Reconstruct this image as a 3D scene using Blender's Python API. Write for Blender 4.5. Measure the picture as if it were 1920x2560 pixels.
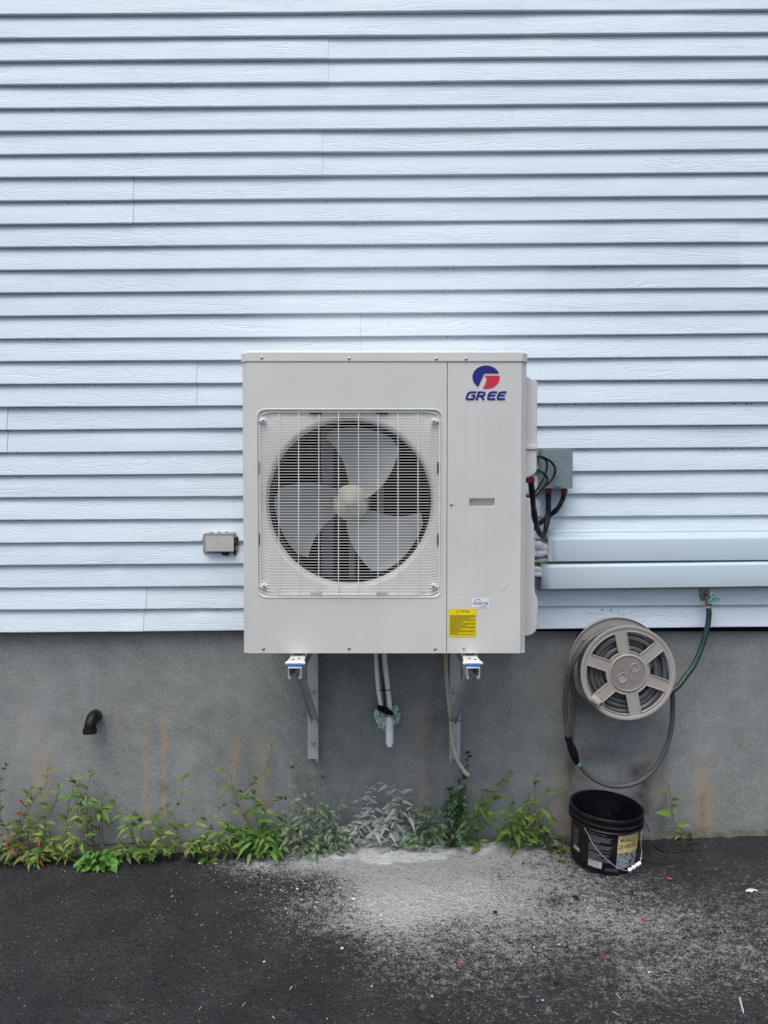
import bpy, math, random
import numpy as np
from mathutils import Vector, Matrix, noise as mnoise
from mathutils.geometry import tessellate_polygon
R = math.radians
random.seed(7)
for o in list(bpy.data.objects): bpy.data.objects.remove(o)
scene = bpy.context.scene
COL = scene.collection

# ---------------------------------------------------------------- camera
CAMY, CAMZ, PITCH, FPX = -3.3, 1.62, R(1.8), 1849.0
cd = bpy.data.cameras.new('camera'); cam = bpy.data.objects.new('camera', cd); COL.objects.link(cam)
cam.location = (0, CAMY, CAMZ); cam.rotation_euler = (R(90) - PITCH, 0, 0)
cd.sensor_fit = 'VERTICAL'; cd.sensor_height = 36; cd.lens = 36 * FPX / 2560
cd.clip_start = 0.02; cd.clip_end = 500
scene.camera = cam
# ---------------------------------------------------------------- light: overcast day
SUN_EL, SUN_ROT = R(66), R(200)
w = bpy.data.worlds.new('World'); scene.world = w; w.use_nodes = True
nt = w.node_tree; bg = nt.nodes['Background']
sky = nt.nodes.new('ShaderNodeTexSky'); sky.sky_type = 'NISHITA'; sky.sun_disc = False
sky.sun_elevation = SUN_EL; sky.sun_rotation = SUN_ROT; sky.air_density = 1.0; sky.dust_density = 4.0; sky.ozone_density = 1.0
nt.links.new(sky.outputs[0], bg.inputs[0]); bg.inputs[1].default_value = 0.15
sl = bpy.data.lights.new('sun', 'SUN'); so = bpy.data.objects.new('sun', sl); COL.objects.link(so)
sl.energy = 1.5; sl.angle = R(42); sl.color = (1.0, 0.985, 0.93)
sd = Vector((math.sin(SUN_ROT) * math.cos(SUN_EL), math.cos(SUN_ROT) * math.cos(SUN_EL), math.sin(SUN_EL)))
so.rotation_euler = sd.to_track_quat('Z', 'Y').to_euler(); so.location = (0, -6, 8)
vs = scene.view_settings; vs.view_transform = 'Standard'; vs.look = 'None'; vs.exposure = 0.29; vs.gamma = 1.0

# ---------------------------------------------------------------- measuring helpers (photo pixel + known depth -> point)
def P(px, py, Y):
    a = (px - 960) / FPX; b = -(py - 1280) / FPX
    d = Vector((a, math.cos(PITCH) + b * math.sin(PITCH), -math.sin(PITCH) + b * math.cos(PITCH)))
    return Vector((0, CAMY, CAMZ)) + d * ((Y - CAMY) / d.y)
GS = 0.03
def gz(x): return GS * x
def G(px, py):
    a = (px - 960) / FPX; b = -(py - 1280) / FPX
    d = Vector((a, math.cos(PITCH) + b * math.sin(PITCH), -math.sin(PITCH) + b * math.cos(PITCH)))
    t = -CAMZ / (d.z - GS * d.x)
    return Vector((0, CAMY, CAMZ)) + d * t
def c1(x, y): return 580 + x / 1.8433, 850 + y / 1.8433
def c2(x, y): return 1100 + x / 4.366, 860 + y / 4.366
def c3(x, y): return 1280 + x / 5.265, 1080 + y / 5.265
def c4(x, y): return 640 + x / 2.676, 1580 + y / 2.676
def c5(x, y): return 1360 + x / 2.9625, 1440 + y / 2.9625
def c6(x, y): return 1380 + x / 4.608, 1950 + y / 4.608
def c7(x, y): return y and (x / 2.592, 1240 + y / 2.592)
def c8(x, y): return 1100 + x / 2.023, 1300 + y / 2.023
def l1(x, y): return x / 2.37, 1860 + y / 2.37
def l2(x, y): return 640 + x / 2.074, 1860 + y / 2.074
def g3(x, y): return x / 1.728, 2100 + y / 1.728
def g4(x, y): return 960 + x / 1.728, 2100 + y / 1.728

# ---------------------------------------------------------------- materials
MATS = {}
class NB:
    def __init__(s, name):
        s.m = bpy.data.materials.new(name); s.m.use_nodes = True; s.t = s.m.node_tree
        s.b = s.t.nodes['Principled BSDF']; s.tc = s.t.nodes.new('ShaderNodeTexCoord')
    def n(s, ty, ins=None, **kw):
        x = s.t.nodes.new(ty)
        for k, v in kw.items(): setattr(x, k, v)
        for k, v in (ins or {}).items(): s.set(x, k, v)
        return x
    def set(s, x, k, v):
        if hasattr(v, 'is_output') or isinstance(v, bpy.types.NodeSocket): s.t.links.new(v, x.inputs[k])
        elif isinstance(v, bpy.types.Node): s.t.links.new(v.outputs[0], x.inputs[k])
        else: x.inputs[k].default_value = v
    def obj(s, sc=(1, 1, 1), loc=(0, 0, 0)):
        return s.n('ShaderNodeMapping', {'Vector': s.tc.outputs['Object'], 'Scale': sc, 'Location': loc})
    def noise(s, vec, scale, detail=3, rough=.55, dist=0):
        return s.n('ShaderNodeTexNoise', {'Vector': vec, 'Scale': scale, 'Detail': detail, 'Roughness': rough, 'Distortion': dist}).outputs[0]
    def ramp(s, fac, a, b, c0=(0, 0, 0, 1), c1_=(1, 1, 1, 1)):
        r = s.n('ShaderNodeValToRGB', {'Fac': fac}); e = r.color_ramp.elements
        e[0].position = a; e[1].position = b; e[0].color = c0; e[1].color = c1_; return r.outputs[0]
    def mth(s, op, a, b=0.0, clamp=False):
        x = s.n('ShaderNodeMath', operation=op, use_clamp=clamp); s.set(x, 0, a); s.set(x, 1, b); return x.outputs[0]
    def mix(s, f, a, b, mode='MIX'):
        x = s.n('ShaderNodeMix', data_type='RGBA', blend_type=mode)
        s.set(x, 0, f); s.set(x, 6, a); s.set(x, 7, b); return x.outputs[2]
    def attr(s, name): return s.n('ShaderNodeAttribute', attribute_name=name)
    def bump(s, h, st=.5, dist=.001, prev=None):
        x = s.n('ShaderNodeBump', {'Height': h, 'Strength': st, 'Distance': dist})
        if prev is not None: s.set(x, 'Normal', prev)
        return x.outputs[0]
    def out(s, col=None, rough=None, nrm=None, **kw):
        if col is not None: s.set(s.b, 'Base Color', col)
        if rough is not None: s.set(s.b, 'Roughness', rough)
        if nrm is not None: s.set(s.b, 'Normal', nrm)
        for k, v in kw.items(): s.set(s.b, k, v)
        return s.m
def c4_(c): return (c[0], c[1], c[2], 1)
def mat(name, col, rough=.5, metal=0, var=.12, vs_=25, bump=.15, bs=300, bd=.0006, stretch=(1, 1, 1), spec=.5):
    b = NB(name); v = b.obj(stretch)
    n = b.noise(v, vs_, 5, .6)
    lo = tuple(x * (1 - var) for x in col); hi = tuple(min(1, x * (1 + var)) for x in col)
    cc = b.ramp(n, .32, .68, c4_(lo), c4_(hi))
    rr = b.ramp(b.noise(v, vs_ * 2.3, 3), .3, .7, (rough * .85,) * 3 + (1,), (min(1, rough * 1.15),) * 3 + (1,))
    nn = b.bump(b.noise(v, bs, 3), bump, bd)
    return b.out(cc, rr, nn, Metallic=metal, **{'Specular IOR Level': spec})

M_paint = mat('ac_paint', (.625, .63, .595), .42, 0, .045, 3, .10, 900, .0003)
def soften(m, scale, dist, sc=(1, 1, 1)):      # slight oil-canning of sheet metal
    t = m.node_tree; pb = t.nodes['Principled BSDF']; tc = t.nodes.new('ShaderNodeTexCoord'); mp = t.nodes.new('ShaderNodeMapping'); no = t.nodes.new('ShaderNodeTexNoise'); bu = t.nodes.new('ShaderNodeBump')
    mp.inputs['Scale'].default_value = sc; no.inputs['Scale'].default_value = scale; no.inputs['Detail'].default_value = 1; bu.inputs['Distance'].default_value = dist; bu.inputs['Strength'].default_value = .6
    old = pb.inputs['Normal'].links[0].from_socket
    t.links.new(tc.outputs['Object'], mp.inputs[0]); t.links.new(mp.outputs[0], no.inputs['Vector']); t.links.new(no.outputs[0], bu.inputs['Height']); t.links.new(old, bu.inputs['Normal']); t.links.new(bu.outputs[0], pb.inputs['Normal'])
soften(M_paint, 2.6, .012)
M_paint2 = mat('ac_side_cover', (.63, .635, .605), .45, 0, .03, 8, .1, 500, .0003)
M_grille = mat('grille_plastic', (.80, .82, .80), .40, 0, .03, 20, .05)
M_dark = mat('dark_inside', (.005, .004, .008), .8, 0, .2, 30, .1, 300, .0006, (1, 1, 1), .1)
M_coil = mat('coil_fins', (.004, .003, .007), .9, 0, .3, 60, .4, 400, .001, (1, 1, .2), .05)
M_blade = mat('fan_blade_plastic', (.235, .25, .25), .5, 0, .06, 6)
M_hub = mat('fan_hub_plastic', (.36, .36, .28), .45, 0, .06, 12)
M_motor = mat('motor_bracket_steel', (.10, .11, .15), .5, .3, .1, 30)
M_screw = mat('screw_zinc', (.55, .56, .57), .3, .85, .12, 200)
M_screwin = mat('screw_socket', (.04, .04, .04), .6)
M_steel = mat('galvanised_steel', (.56, .58, .58), .36, .5, .16, 25, .2, 200, .0005)
M_bracket = mat('painted_bracket', (.52, .54, .54), .4, .2, .1, 14)
M_foot = mat('bright_foot_steel', (.80, .80, .76), .32, .25, .06, 22)
M_blue = mat('blue_rubber', (.04, .16, .48), .6, 0, .15, 60)
M_black = mat('black_plastic', (.004, .0045, .006), .5, 0, .25, 40, .2, 300, .0006, (1, 1, 1), .3)
M_cable = mat('black_cable', (.004, .004, .006), .45, 0, .25, 40, .2, 300, .0006, (1, 1, 1), .3)
M_red = mat('red_connector', (.28, .012, .02), .5, 0, .15, 60)
M_box = mat('grey_box_paint', (.20, .255, .275), .42, .1, .05, 12)
M_cover = mat('line_cover_metal', (.50, .60, .66), .36, .12, .035, 3, .08, 120, .0006, (.3, 1, 1))
M_lineins = mat('white_wrap', (.84, .84, .81), .6, 0, .12, 30, .9, 60, .006)
M_white = mat('white_corrugated', (.86, .86, .83), .5, 0, .08, 30)
M_beige = mat('beige_hose', (.52, .47, .34), .55, 0, .1, 30)
M_foam = mat('spray_foam', (.52, .62, .56), .8, 0, .28, 45, .9, 90, .005)
M_stub = mat('pipe_stub_plastic', (.90, .90, .88), .4, 0, .1, 20)
M_reel = mat('taupe_plastic', (.355, .335, .305), .48, 0, .05, 8, .12, 700)
M_reeld = mat('taupe_plastic_disc', (.245, .225, .205), .5, 0, .07, 12, .12, 700)
M_hose = mat('grey_hose', (.105, .108, .11), .40, 0, .14, 18, .15, 300)
M_green = mat('green_hose', (.008, .042, .038), .45, 0, .12, 14)
M_teal = mat('tap_handle_paint', (.16, .36, .38), .4, .3, .18, 60)
M_brass = mat('old_brass', (.20, .16, .10), .5, .6, .25, 80)
M_outlet = mat('outlet_cover', (.54, .53, .515), .42, .1, .07, 25)
M_caulk = mat('caulk', (.30, .28, .25), .75, 0, .45, 60, .6, 120, .002)
M_tar = mat('tar', (.012, .012, .012), .6, 0, .3, 60, .6, 120, .002)
M_bucket = mat('bucket_plastic', (.0030, .0035, .006), .48, 0, .35, 14, .3, 160, .0007, (1, 1, 1), .28)
b = NB('bucket_plastic_scuffed'); v = b.obj()
sc1 = b.mth('MULTIPLY', b.ramp(b.noise(b.obj((1, 1, .5)), 75, 4, .7, 1.5), .60, .66), b.ramp(b.noise(v, 11, 3), .42, .60))
base = b.mix(b.mth('MULTIPLY', sc1, .55), (.0032, .0036, .006, 1), (.12, .12, .12, 1))
base = b.mix(b.mth('MULTIPLY', b.ramp(b.noise(v, 7, 5, .7), .45, .75), .10), base, (.20, .20, .19, 1))
M_bucket = b.out(base, b.ramp(sc1, 0, 1, (.42,) * 3 + (1,), (.8,) * 3 + (1,)), b.bump(b.noise(v, 160, 3), .3, .0007), **{'Specular IOR Level': .3})
M_wire = mat('handle_wire', (.6, .6, .58), .35, .7, .2, 90)
M_lab_y = mat('bucket_label_yellow', (.60, .46, .20), .55, 0, .25, 50)
M_lab_g = mat('bucket_label_grey', (.26, .27, .30), .5, 0, .35, 30)
M_lab_w = mat('bucket_print_grey', (.20, .20, .21), .55, 0, .35, 140)
M_lab_w2 = mat('bucket_sticker', (.38, .39, .41), .55, 0, .30, 60)
M_logo_b = mat('logo_blue', (.006, .007, .20), .4, 0, .04)
M_logo_r = mat('logo_red', (.60, .02, .045), .4, 0, .04)
M_stk_y = mat('sticker_yellow', (.85, .68, .0), .45, 0, .03)
M_stk_w = mat('sticker_white', (.78, .80, .84), .4, 0, .02)
M_ink = mat('sticker_ink', (.02, .02, .02), .6)
M_inkg = mat('sticker_green', (.05, .35, .08), .5)
M_inkb = mat('sticker_navy', (.02, .02, .15), .5)
M_inky = mat('sticker_small_print', (.16, .12, .0), .6)
M_plug = mat('red_plastic_bit', (.48, .05, .075), .5, 0, .15, 200)
M_orange = mat('orange_bit', (.45, .22, .14), .55, 0, .2, 200)
M_tan = mat('tan_chip', (.55, .44, .22), .7, 0, .2, 200)
M_stone = mat('white_stone', (.62, .62, .60), .8, 0, .2, 90, .6, 200, .002)
M_paper = mat('white_scrap', (.66, .66, .62), .7, 0, .1, 60)
M_charred = mat('dark_crumb', (.012, .010, .012), .9)
M_litterleaf = mat('litter_leaf', (.16, .30, .05), .6, 0, .3, 90)

# siding
b = NB('vinyl_siding')
v = b.obj((1.5, 1, 13)); wv = b.obj((2.2, 2, 7), (5, 0, 3))
warp = b.noise(wv, 1.3, 2)
n1 = b.noise(v, 1.5, 2.5, .5, .9)
s1 = b.mth('ABSOLUTE', b.mth('SINE', b.mth('MULTIPLY', n1, 34.0)))
g1 = b.mth('POWER', b.mth('SUBTRACT', 1.0, s1), 3.0)
amp = b.ramp(warp, .38, .62)
grain = b.mth('MULTIPLY', g1, b.mth('ADD', b.mth('MULTIPLY', amp, .8), .25))
fine = b.noise(b.obj((6, 1, 120)), 2.0, 2)
hgt = b.mth('ADD', b.mth('MULTIPLY', grain, -1.0), b.mth('MULTIPLY', fine, .25))
nr = b.bump(hgt, .60, .0017)
nr = b.bump(b.noise(b.obj((.6, 1, 4)), 2.2, 2), .5, .006, nr)
base = b.ramp(b.noise(b.obj((.7, 1, 2.2)), 1.6, 4), .3, .7, (.60, .705, .785, 1), (.645, .745, .82, 1))
tintp = b.attr('panel_tint').outputs['Fac']
base = b.mix(tintp, base, (.69, .795, .86, 1))
ed = b.attr('edge').outputs['Fac']
dm = b.mth('MULTIPLY', b.mth('MULTIPLY', b.ramp(b.noise(b.obj((1, 1, 1)), 1.3, 3), .46, .60), b.ramp(b.noise(b.obj((120, 1, 120)), 1.0, 2), .57, .63)), b.ramp(ed, .70, .97))
base = b.mix(dm, base, (.02, .02, .02, 1))
spk = b.ramp(b.noise(b.obj((1, 1, 1)), 75, 1), .80, .81)
base = b.mix(b.mth('MULTIPLY', spk, .5), base, (.05, .05, .05, 1))
M_siding = b.out(base, .52, nr, **{'Specular IOR Level': .4})

# parged foundation
b = NB('parged_concrete')
v = b.obj(); big = b.noise(v, 1.7, 5, .6); mid = b.noise(v, 14, 5, .65); fin = b.noise(v, 170, 3, .7)
base = b.ramp(big, .30, .70, (.155, .172, .166, 1), (.305, .328, .315, 1))
base = b.mix(.5, base, b.ramp(mid, .3, .7, (.165, .176, .172, 1), (.27, .283, .275, 1)))
base = b.mix(.75, base, b.ramp(fin, .30, .70, (.30, .30, .30, 1), (.72, .72, .72, 1)), 'OVERLAY')
st = b.n('ShaderNodeSeparateColor', {'Color': b.attr('stain').outputs['Color']})
brk = b.ramp(b.mth('ADD', b.mth('MULTIPLY', b.noise(b.obj((34, 1, 14)), 1.0, 6, .75), .6), b.mth('MULTIPLY', b.noise(b.obj((9, 1, 4)), 1.0, 3), .4)), .34, .52)
orr = b.mth('MULTIPLY', st.outputs[0], brk, True)
base = b.mix(b.mth('MULTIPLY', orr, .85), base, (.37, .275, .175, 1))
dkm = b.mth('MULTIPLY', st.outputs[1], b.ramp(b.noise(v, 9, 5, .7), .30, .62), True)
base = b.mix(dkm, base, (.045, .034, .028, 1))
wh = b.mth('MULTIPLY', st.outputs[2], b.ramp(b.noise(b.obj((9, 1, 2.2)), 1.0, 6, .7), .30, .75), True)
base = b.mix(wh, base, (.40, .41, .41, 1))
nr = b.bump(b.noise(v, 60, 5, .7), .45, .004); nr = b.bump(fin, .5, .002, nr)
nr = b.bump(b.noise(b.obj((1, 1, .35)), 3.5, 2), .5, .02, nr)
M_found = b.out(base, .9, nr, **{'Specular IOR Level': .2})
b = NB('rough_footing')
v = b.obj(); base = b.ramp(b.noise(v, 22, 6, .7), .3, .7, (.05, .05, .045, 1), (.20, .19, .16, 1))
M_footing = b.out(base, .95, b.bump(b.noise(v, 45, 6, .75), 1.0, .01))

# asphalt with cement dust lying in its pores
b = NB('asphalt')
v = b.obj(); vd = b.attr('dust'); sc = b.n('ShaderNodeSeparateColor', {'Color': vd.outputs['Color']})
dens, heap, darkpatch = sc.outputs[0], sc.outputs[1], sc.outputs[2]
n1 = b.noise(v, 150, 4, .75); n2 = b.noise(v, 45, 4, .7); n3 = b.noise(v, 6, 5, .65); big = b.noise(v, 1.6, 4, .6)
vr_ = b.n('ShaderNodeMapping', {'Vector': b.tc.outputs['Object'], 'Rotation': (0, 0, R(24)), 'Scale': (38, 95, 60)}).outputs[0]
nd = b.noise(vr_, 1.0, 4, .65, .7)
vor = b.n('ShaderNodeTexVoronoi', {'Vector': v, 'Scale': 95}).outputs['Distance']
base = b.ramp(n3, .3, .7, (.012, .013, .017, 1), (.056, .057, .064, 1))
base = b.mix(.6, base, b.ramp(n1, .30, .72, (.006, .006, .008, 1), (.068, .068, .074, 1)))
gry = b.mth('MULTIPLY', b.ramp(n2, .52, .68), b.ramp(n3, .46, .66))
base = b.mix(b.mth('MULTIPLY', gry, .75), base, (.11, .108, .104, 1))
base = b.mix(.55, base, b.ramp(big, .32, .68, (.30, .30, .31, 1), (.74, .73, .72, 1)), 'OVERLAY')
hi = b.mth('MULTIPLY', b.ramp(nd, .60, .70), b.ramp(b.noise(v, 4.5, 4, .6), .40, .62))
base = b.mix(b.mth('MULTIPLY', hi, .65), base, (.12, .12, .122, 1))
pit = b.ramp(nd, .34, .44, (1, 1, 1, 1), (0, 0, 0, 1))
pit = b.mth('MULTIPLY', pit, b.ramp(b.noise(v, 3.2, 4, .6), .38, .62))
base = b.mix(b.mth('MULTIPLY', pit, .95), base, (.003, .003, .004, 1))
stx = b.obj((1, 1, 1)); w1 = b.mth('ADD', b.mth('MULTIPLY', b.noise(stx, 140, 3, .65, .8), .75), b.mth('MULTIPLY', nd, .25)); w2 = b.noise(v, 38, 3, .6)
fld = b.mth('ADD', b.mth('MULTIPLY', w1, .72), b.mth('MULTIPLY', w2, .28))
thr = b.mth('SUBTRACT', .655, b.mth('MULTIPLY', dens, .27))
mm = b.mth('MULTIPLY', b.mth('SUBTRACT', fld, thr), 10.0, True)
dcol = b.ramp(n1, .3, .7, (.46, .465, .475, 1), (.84, .84, .84, 1))
dcol = b.mix(b.ramp(dens, .35, 1.0), b.mix(.6, dcol, (.12, .12, .125, 1)), dcol)
base = b.mix(b.mth('MULTIPLY', mm, b.mth('ADD', b.mth('MULTIPLY', dens, .62), .26), True), base, dcol)
hc = b.ramp(b.noise(v, 26, 5, .7), .3, .7, (.54, .54, .53, 1), (.80, .80, .785, 1))
hm = b.mth('MULTIPLY', b.mth('SUBTRACT', b.mth('ADD', heap, b.mth('MULTIPLY', fld, 1.1)), .70), 1.25, True)
base = b.mix(hm, base, hc)
hspk = b.ramp(b.noise(v, 62, 2), .63, .67)
base = b.mix(b.mth('MULTIPLY', hspk, .5), base, (.05, .05, .05, 1))
base = b.mix(b.mth('MULTIPLY', darkpatch, b.ramp(n2, .3, .55), True), base, (.010, .010, .012, 1))
wsp = b.ramp(b.noise(b.obj((1, 1, 1), (3, 5, 1)), 88, 1), .745, .755)
base = b.mix(b.mth('MULTIPLY', wsp, .7), base, (.5, .5, .5, 1))
hh = b.mth('ADD', b.mth('ADD', b.mth('MULTIPLY', n1, .5), b.mth('MULTIPLY', n2, .9)), b.mth('MULTIPLY', nd, 1.1))
flat = b.mth('SUBTRACT', 1.0, b.mth('MULTIPLY', hm, .75))
nr = b.bump(b.mth('MULTIPLY', b.mth('ADD', hh, b.mth('MULTIPLY', vor, .6)), flat), 1.0, .020)
rr = b.mth('ADD', b.ramp(n1, .3, .7, (.48,) * 3 + (1,), (.75,) * 3 + (1,)), b.mth('MULTIPLY', dens, .25), True)
M_asph = b.out(base, rr, nr, **{'Specular IOR Level': .45})

def leafmat(name, a, c, dusty=0.0, red=False):
    b = NB(name); t = b.attr('tint').outputs['Fac']
    col = b.ramp(t, 0, 1, c4_(a), c4_(c))
    col = b.mix(.35, col, b.ramp(b.noise(b.obj(), 120, 4), .3, .7, (.25, .25, .25, 1), (.8, .8, .8, 1)), 'OVERLAY')
    if red:
        col = b.mix(b.ramp(t, .80, .86), col, (.26, .055, .035, 1))
    if dusty:
        dm = b.ramp(b.noise(b.obj(), 40, 4, .7), max(.02, .62 - dusty * .6), .72 - dusty * .35)
        col = b.mix(b.mth('MULTIPLY', dm, min(1, .55 + dusty * .4)), col, (.50, .53, .49, 1))
    b.out(col, .5, b.bump(b.noise(b.obj(), 260, 3), .35, .0012), **{'Specular IOR Level': .35})
    tr = b.n('ShaderNodeBsdfTranslucent', {'Color': col}); ms = b.n('ShaderNodeMixShader', {'Fac': .22})
    b.t.links.new(b.b.outputs[0], ms.inputs[1]); b.t.links.new(tr.outputs[0], ms.inputs[2])
    o = [n for n in b.t.nodes if n.type == 'OUTPUT_MATERIAL'][0]; b.t.links.new(ms.outputs[0], o.inputs[0])
    return b.m
ML_green = leafmat('leaf_green', (.06, .125, .022), (.185, .29, .055))
ML_yell = leafmat('leaf_yellow_green', (.08, .14, .025), (.21, .29, .06), 0, True)
ML_red = leafmat('leaf_green_and_red', (.060, .11, .025), (.14, .19, .05), 0, True)
ML_dusty = leafmat('leaf_dusty', (.05, .11, .03), (.14, .24, .08), .30)
ML_white = leafmat('leaf_dust_coated', (.09, .13, .07), (.18, .22, .13), .95)
ML_dark = leafmat('leaf_dark', (.018, .055, .018), (.045, .12, .035), .18)
ML_bright = leafmat('leaf_bright', (.050, .15, .022), (.12, .28, .045))
M_stem = mat('stem_red_brown', (.15, .085, .05), .6, 0, .4, 60)
M_stemg = mat('stem_green', (.13, .18, .06), .6, 0, .35, 60)
M_stemw = mat('stem_dusty', (.36, .37, .33), .8, 0, .25, 60)
M_flower = mat('flower_pink_white', (.40, .30, .27), .7, 0, .4, 250)

# ---------------------------------------------------------------- mesh helpers
ORG = {}
class MB:
    def __init__(s): s.v = []; s.f = []; s.t = []
    def add(s, vs, fs, tint=0.5):
        k = len(s.v); s.v += [Vector(x) for x in vs]; s.f += [tuple(i + k for i in f) for f in fs]; s.t += [tint] * len(vs); return s
    def box(s, a, b_, rot=None, piv=None):
        x0, y0, z0 = a; x1, y1, z1 = b_
        vs = [Vector(p) for p in ((x0, y0, z0), (x1, y0, z0), (x1, y1, z0), (x0, y1, z0), (x0, y0, z1), (x1, y0, z1), (x1, y1, z1), (x0, y1, z1))]
        if rot is not None:
            c = piv if piv is not None else sum(vs, Vector()) / 8
            vs = [rot @ (q - c) + c for q in vs]
        return s.add(vs, [(0, 3, 2, 1), (4, 5, 6, 7), (0, 1, 5, 4), (1, 2, 6, 5), (2, 3, 7, 6), (3, 0, 4, 7)])
    def tube(s, path, r, n=10, closed=False, cap=True, flat=1.0, tint=.5):
        path = [Vector(p) for p in path]; m = len(path)
        rs = r if isinstance(r, (list, tuple)) else [r] * m
        up = None; vs = []; fs = []
        for i in range(m):
            if closed: t = path[(i + 1) % m] - path[i - 1]
            else: t = path[min(i + 1, m - 1)] - path[max(i - 1, 0)]
            if t.length < 1e-9: t = Vector((0, 0, 1))
            t.normalize()
            if up is None:
                up = Vector((0, 1, 0)) if abs(t.y) < .9 else Vector((1, 0, 0))
            u = up - t * up.dot(t)
            if u.length < 1e-6: u = t.orthogonal()
            u.normalize(); up = u; w_ = t.cross(u)
            for k in range(n):
                a = 2 * math.pi * k / n
                vs.append(path[i] + (u * math.cos(a) * flat + w_ * math.sin(a)) * rs[i])
        for i in range(m if closed else m - 1):
            j = (i + 1) % m
            for k in range(n):
                k2 = (k + 1) % n
                fs.append((i * n + k, i * n + k2, j * n + k2, j * n + k))
        if cap and not closed:
            fs.append(tuple(range(n - 1, -1, -1))); fs.append(tuple((m - 1) * n + k for k in range(n)))
        return s.add(vs, fs, tint)
    def lathe(s, prof, org, axis, n=48, ph=0.0):
        axis = Vector(axis).normalized(); u = axis.orthogonal().normalized(); w_ = axis.cross(u); org = Vector(org)
        vs = []; fs = []; m = len(prof)
        for (r, h) in prof:
            for k in range(n):
                a = 2 * math.pi * k / n + ph
                vs.append(org + axis * h + (u * math.cos(a) + w_ * math.sin(a)) * r)
        for i in range(m - 1):
            for k in range(n):
                k2 = (k + 1) % n; fs.append((i * n + k, i * n + k2, (i + 1) * n + k2, (i + 1) * n + k))
        if prof[0][0] > 1e-5: pass
        return s.add(vs, fs)
    def disc(s, c, r, axis, h, n=20): # closed short cylinder centred at c going h along the axis
        return s.lathe([(1e-6, 0), (r, 0), (r, h), (1e-6, h)], c, axis, n)
    def plate(s, outer, holes, y0, y1):     # loops of (x,z); y0 front, y1 back
        if not holes:
            m = len(outer); ar = sum(outer[i][0] * outer[(i + 1) % m][1] - outer[(i + 1) % m][0] * outer[i][1] for i in range(m))
            if ar < 0: outer = outer[::-1]
            vs = [(p[0], y0, p[1]) for p in outer] + [(p[0], y1, p[1]) for p in outer]
            return s.add(vs, [tuple(range(m)), tuple(range(2 * m - 1, m - 1, -1))] + [(i, (i + 1) % m, m + (i + 1) % m, m + i) for i in range(m)])
        loops = [outer] + holes
        flatl = [p for l in loops for p in l]
        tri = tessellate_polygon([[Vector((p[0], p[1], 0)) for p in l] for l in loops])
        N = len(flatl); vs = [(p[0], y0, p[1]) for p in flatl] + [(p[0], y1, p[1]) for p in flatl]; fs = []
        for t in tri:
            a, b_, c = [flatl[i] for i in t]
            ar = (b_[0] - a[0]) * (c[1] - a[1]) - (b_[1] - a[1]) * (c[0] - a[0])
            t = tuple(t) if ar > 0 else tuple(reversed(t))
            fs.append(t); fs.append(tuple(i + N for i in reversed(t)))
        k = 0
        for l in loops:
            m = len(l)
            for i in range(m):
                j = (i + 1) % m; fs.append((k + i, k + j, N + k + j, N + k + i))
            k += m
        return s.add(vs, fs)
    def rings(s, loops, close_last=False, close_first=False):
        n = len(loops[0]); vs = [p for l in loops for p in l]; fs = []
        for i in range(len(loops) - 1):
            for k in range(n):
                k2 = (k + 1) % n; fs.append((i * n + k, i * n + k2, (i + 1) * n + k2, (i + 1) * n + k))
        if close_last: fs.append(tuple((len(loops) - 1) * n + k for k in range(n)))
        if close_first: fs.append(tuple(range(n - 1, -1, -1)))
        return s.add(vs, fs)
    def lump(s, c, rad, seed=0, n=2, amp=.35, freq=1.0, tint=.5):
        import bmesh
        bm = bmesh.new(); bmesh.ops.create_icosphere(bm, subdivisions=n, radius=1.0)
        vs = []
        for q in bm.verts:
            d = q.co.copy(); k = 1 + amp * mnoise.noise(d * freq * 1.7 + Vector((seed * 3.1, seed * 1.7, seed)))
            vs.append(Vector(c) + Vector((d.x * rad[0] * k, d.y * rad[1] * k, d.z * rad[2] * k)))
        fs = [tuple(x.index for x in f.verts) for f in bm.faces]; bm.free()
        return s.add(vs, fs, tint)
    def xform(s, k0, M):
        for i in range(k0, len(s.v)): s.v[i] = M @ s.v[i]
    def build(s, name, m, parent=None, bevel=0, seg=2, org=None, angle=35, attrs=False, smooth=True, recalc=True):
        o_ = Vector(ORG.get(parent.name, (0, 0, 0))) if parent else Vector(org if org is not None else (0, 0, 0))
        me = bpy.data.meshes.new(name)
        me.from_pydata([tuple(q - o_) for q in s.v], [], s.f)
        if recalc:
            import bmesh
            bm = bmesh.new(); bm.from_mesh(me); bmesh.ops.recalc_face_normals(bm, faces=bm.faces); bm.to_mesh(me); bm.free()
        me.materials.append(m)
        if smooth:
            me.shade_smooth(); me.set_sharp_from_angle(angle=R(angle))
        if attrs:
            a = me.attributes.new('tint', 'FLOAT', 'POINT'); a.data.foreach_set('value', s.t)
        o = bpy.data.objects.new(name, me); COL.objects.link(o)
        if parent: o.parent = parent
        else: o.location = o_
        ORG[o.name] = o_
        if bevel:
            md = o.modifiers.new('bevel', 'BEVEL'); md.width = bevel; md.segments = seg; md.limit_method = 'ANGLE'; md.angle_limit = R(40)
        return o
def tag(o, label=None, cat=None, group=None, kind=None):
    if label: o['label'] = label
    if cat: o['category'] = cat
    if group: o['group'] = group
    if kind: o['kind'] = kind
    return o
def thing(name, loc, label, cat, group=None):
    o = bpy.data.objects.new(name, None); COL.objects.link(o); o.location = loc; o.empty_display_size = .05
    ORG[o.name] = Vector(loc); return tag(o, label, cat, group)
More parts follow.
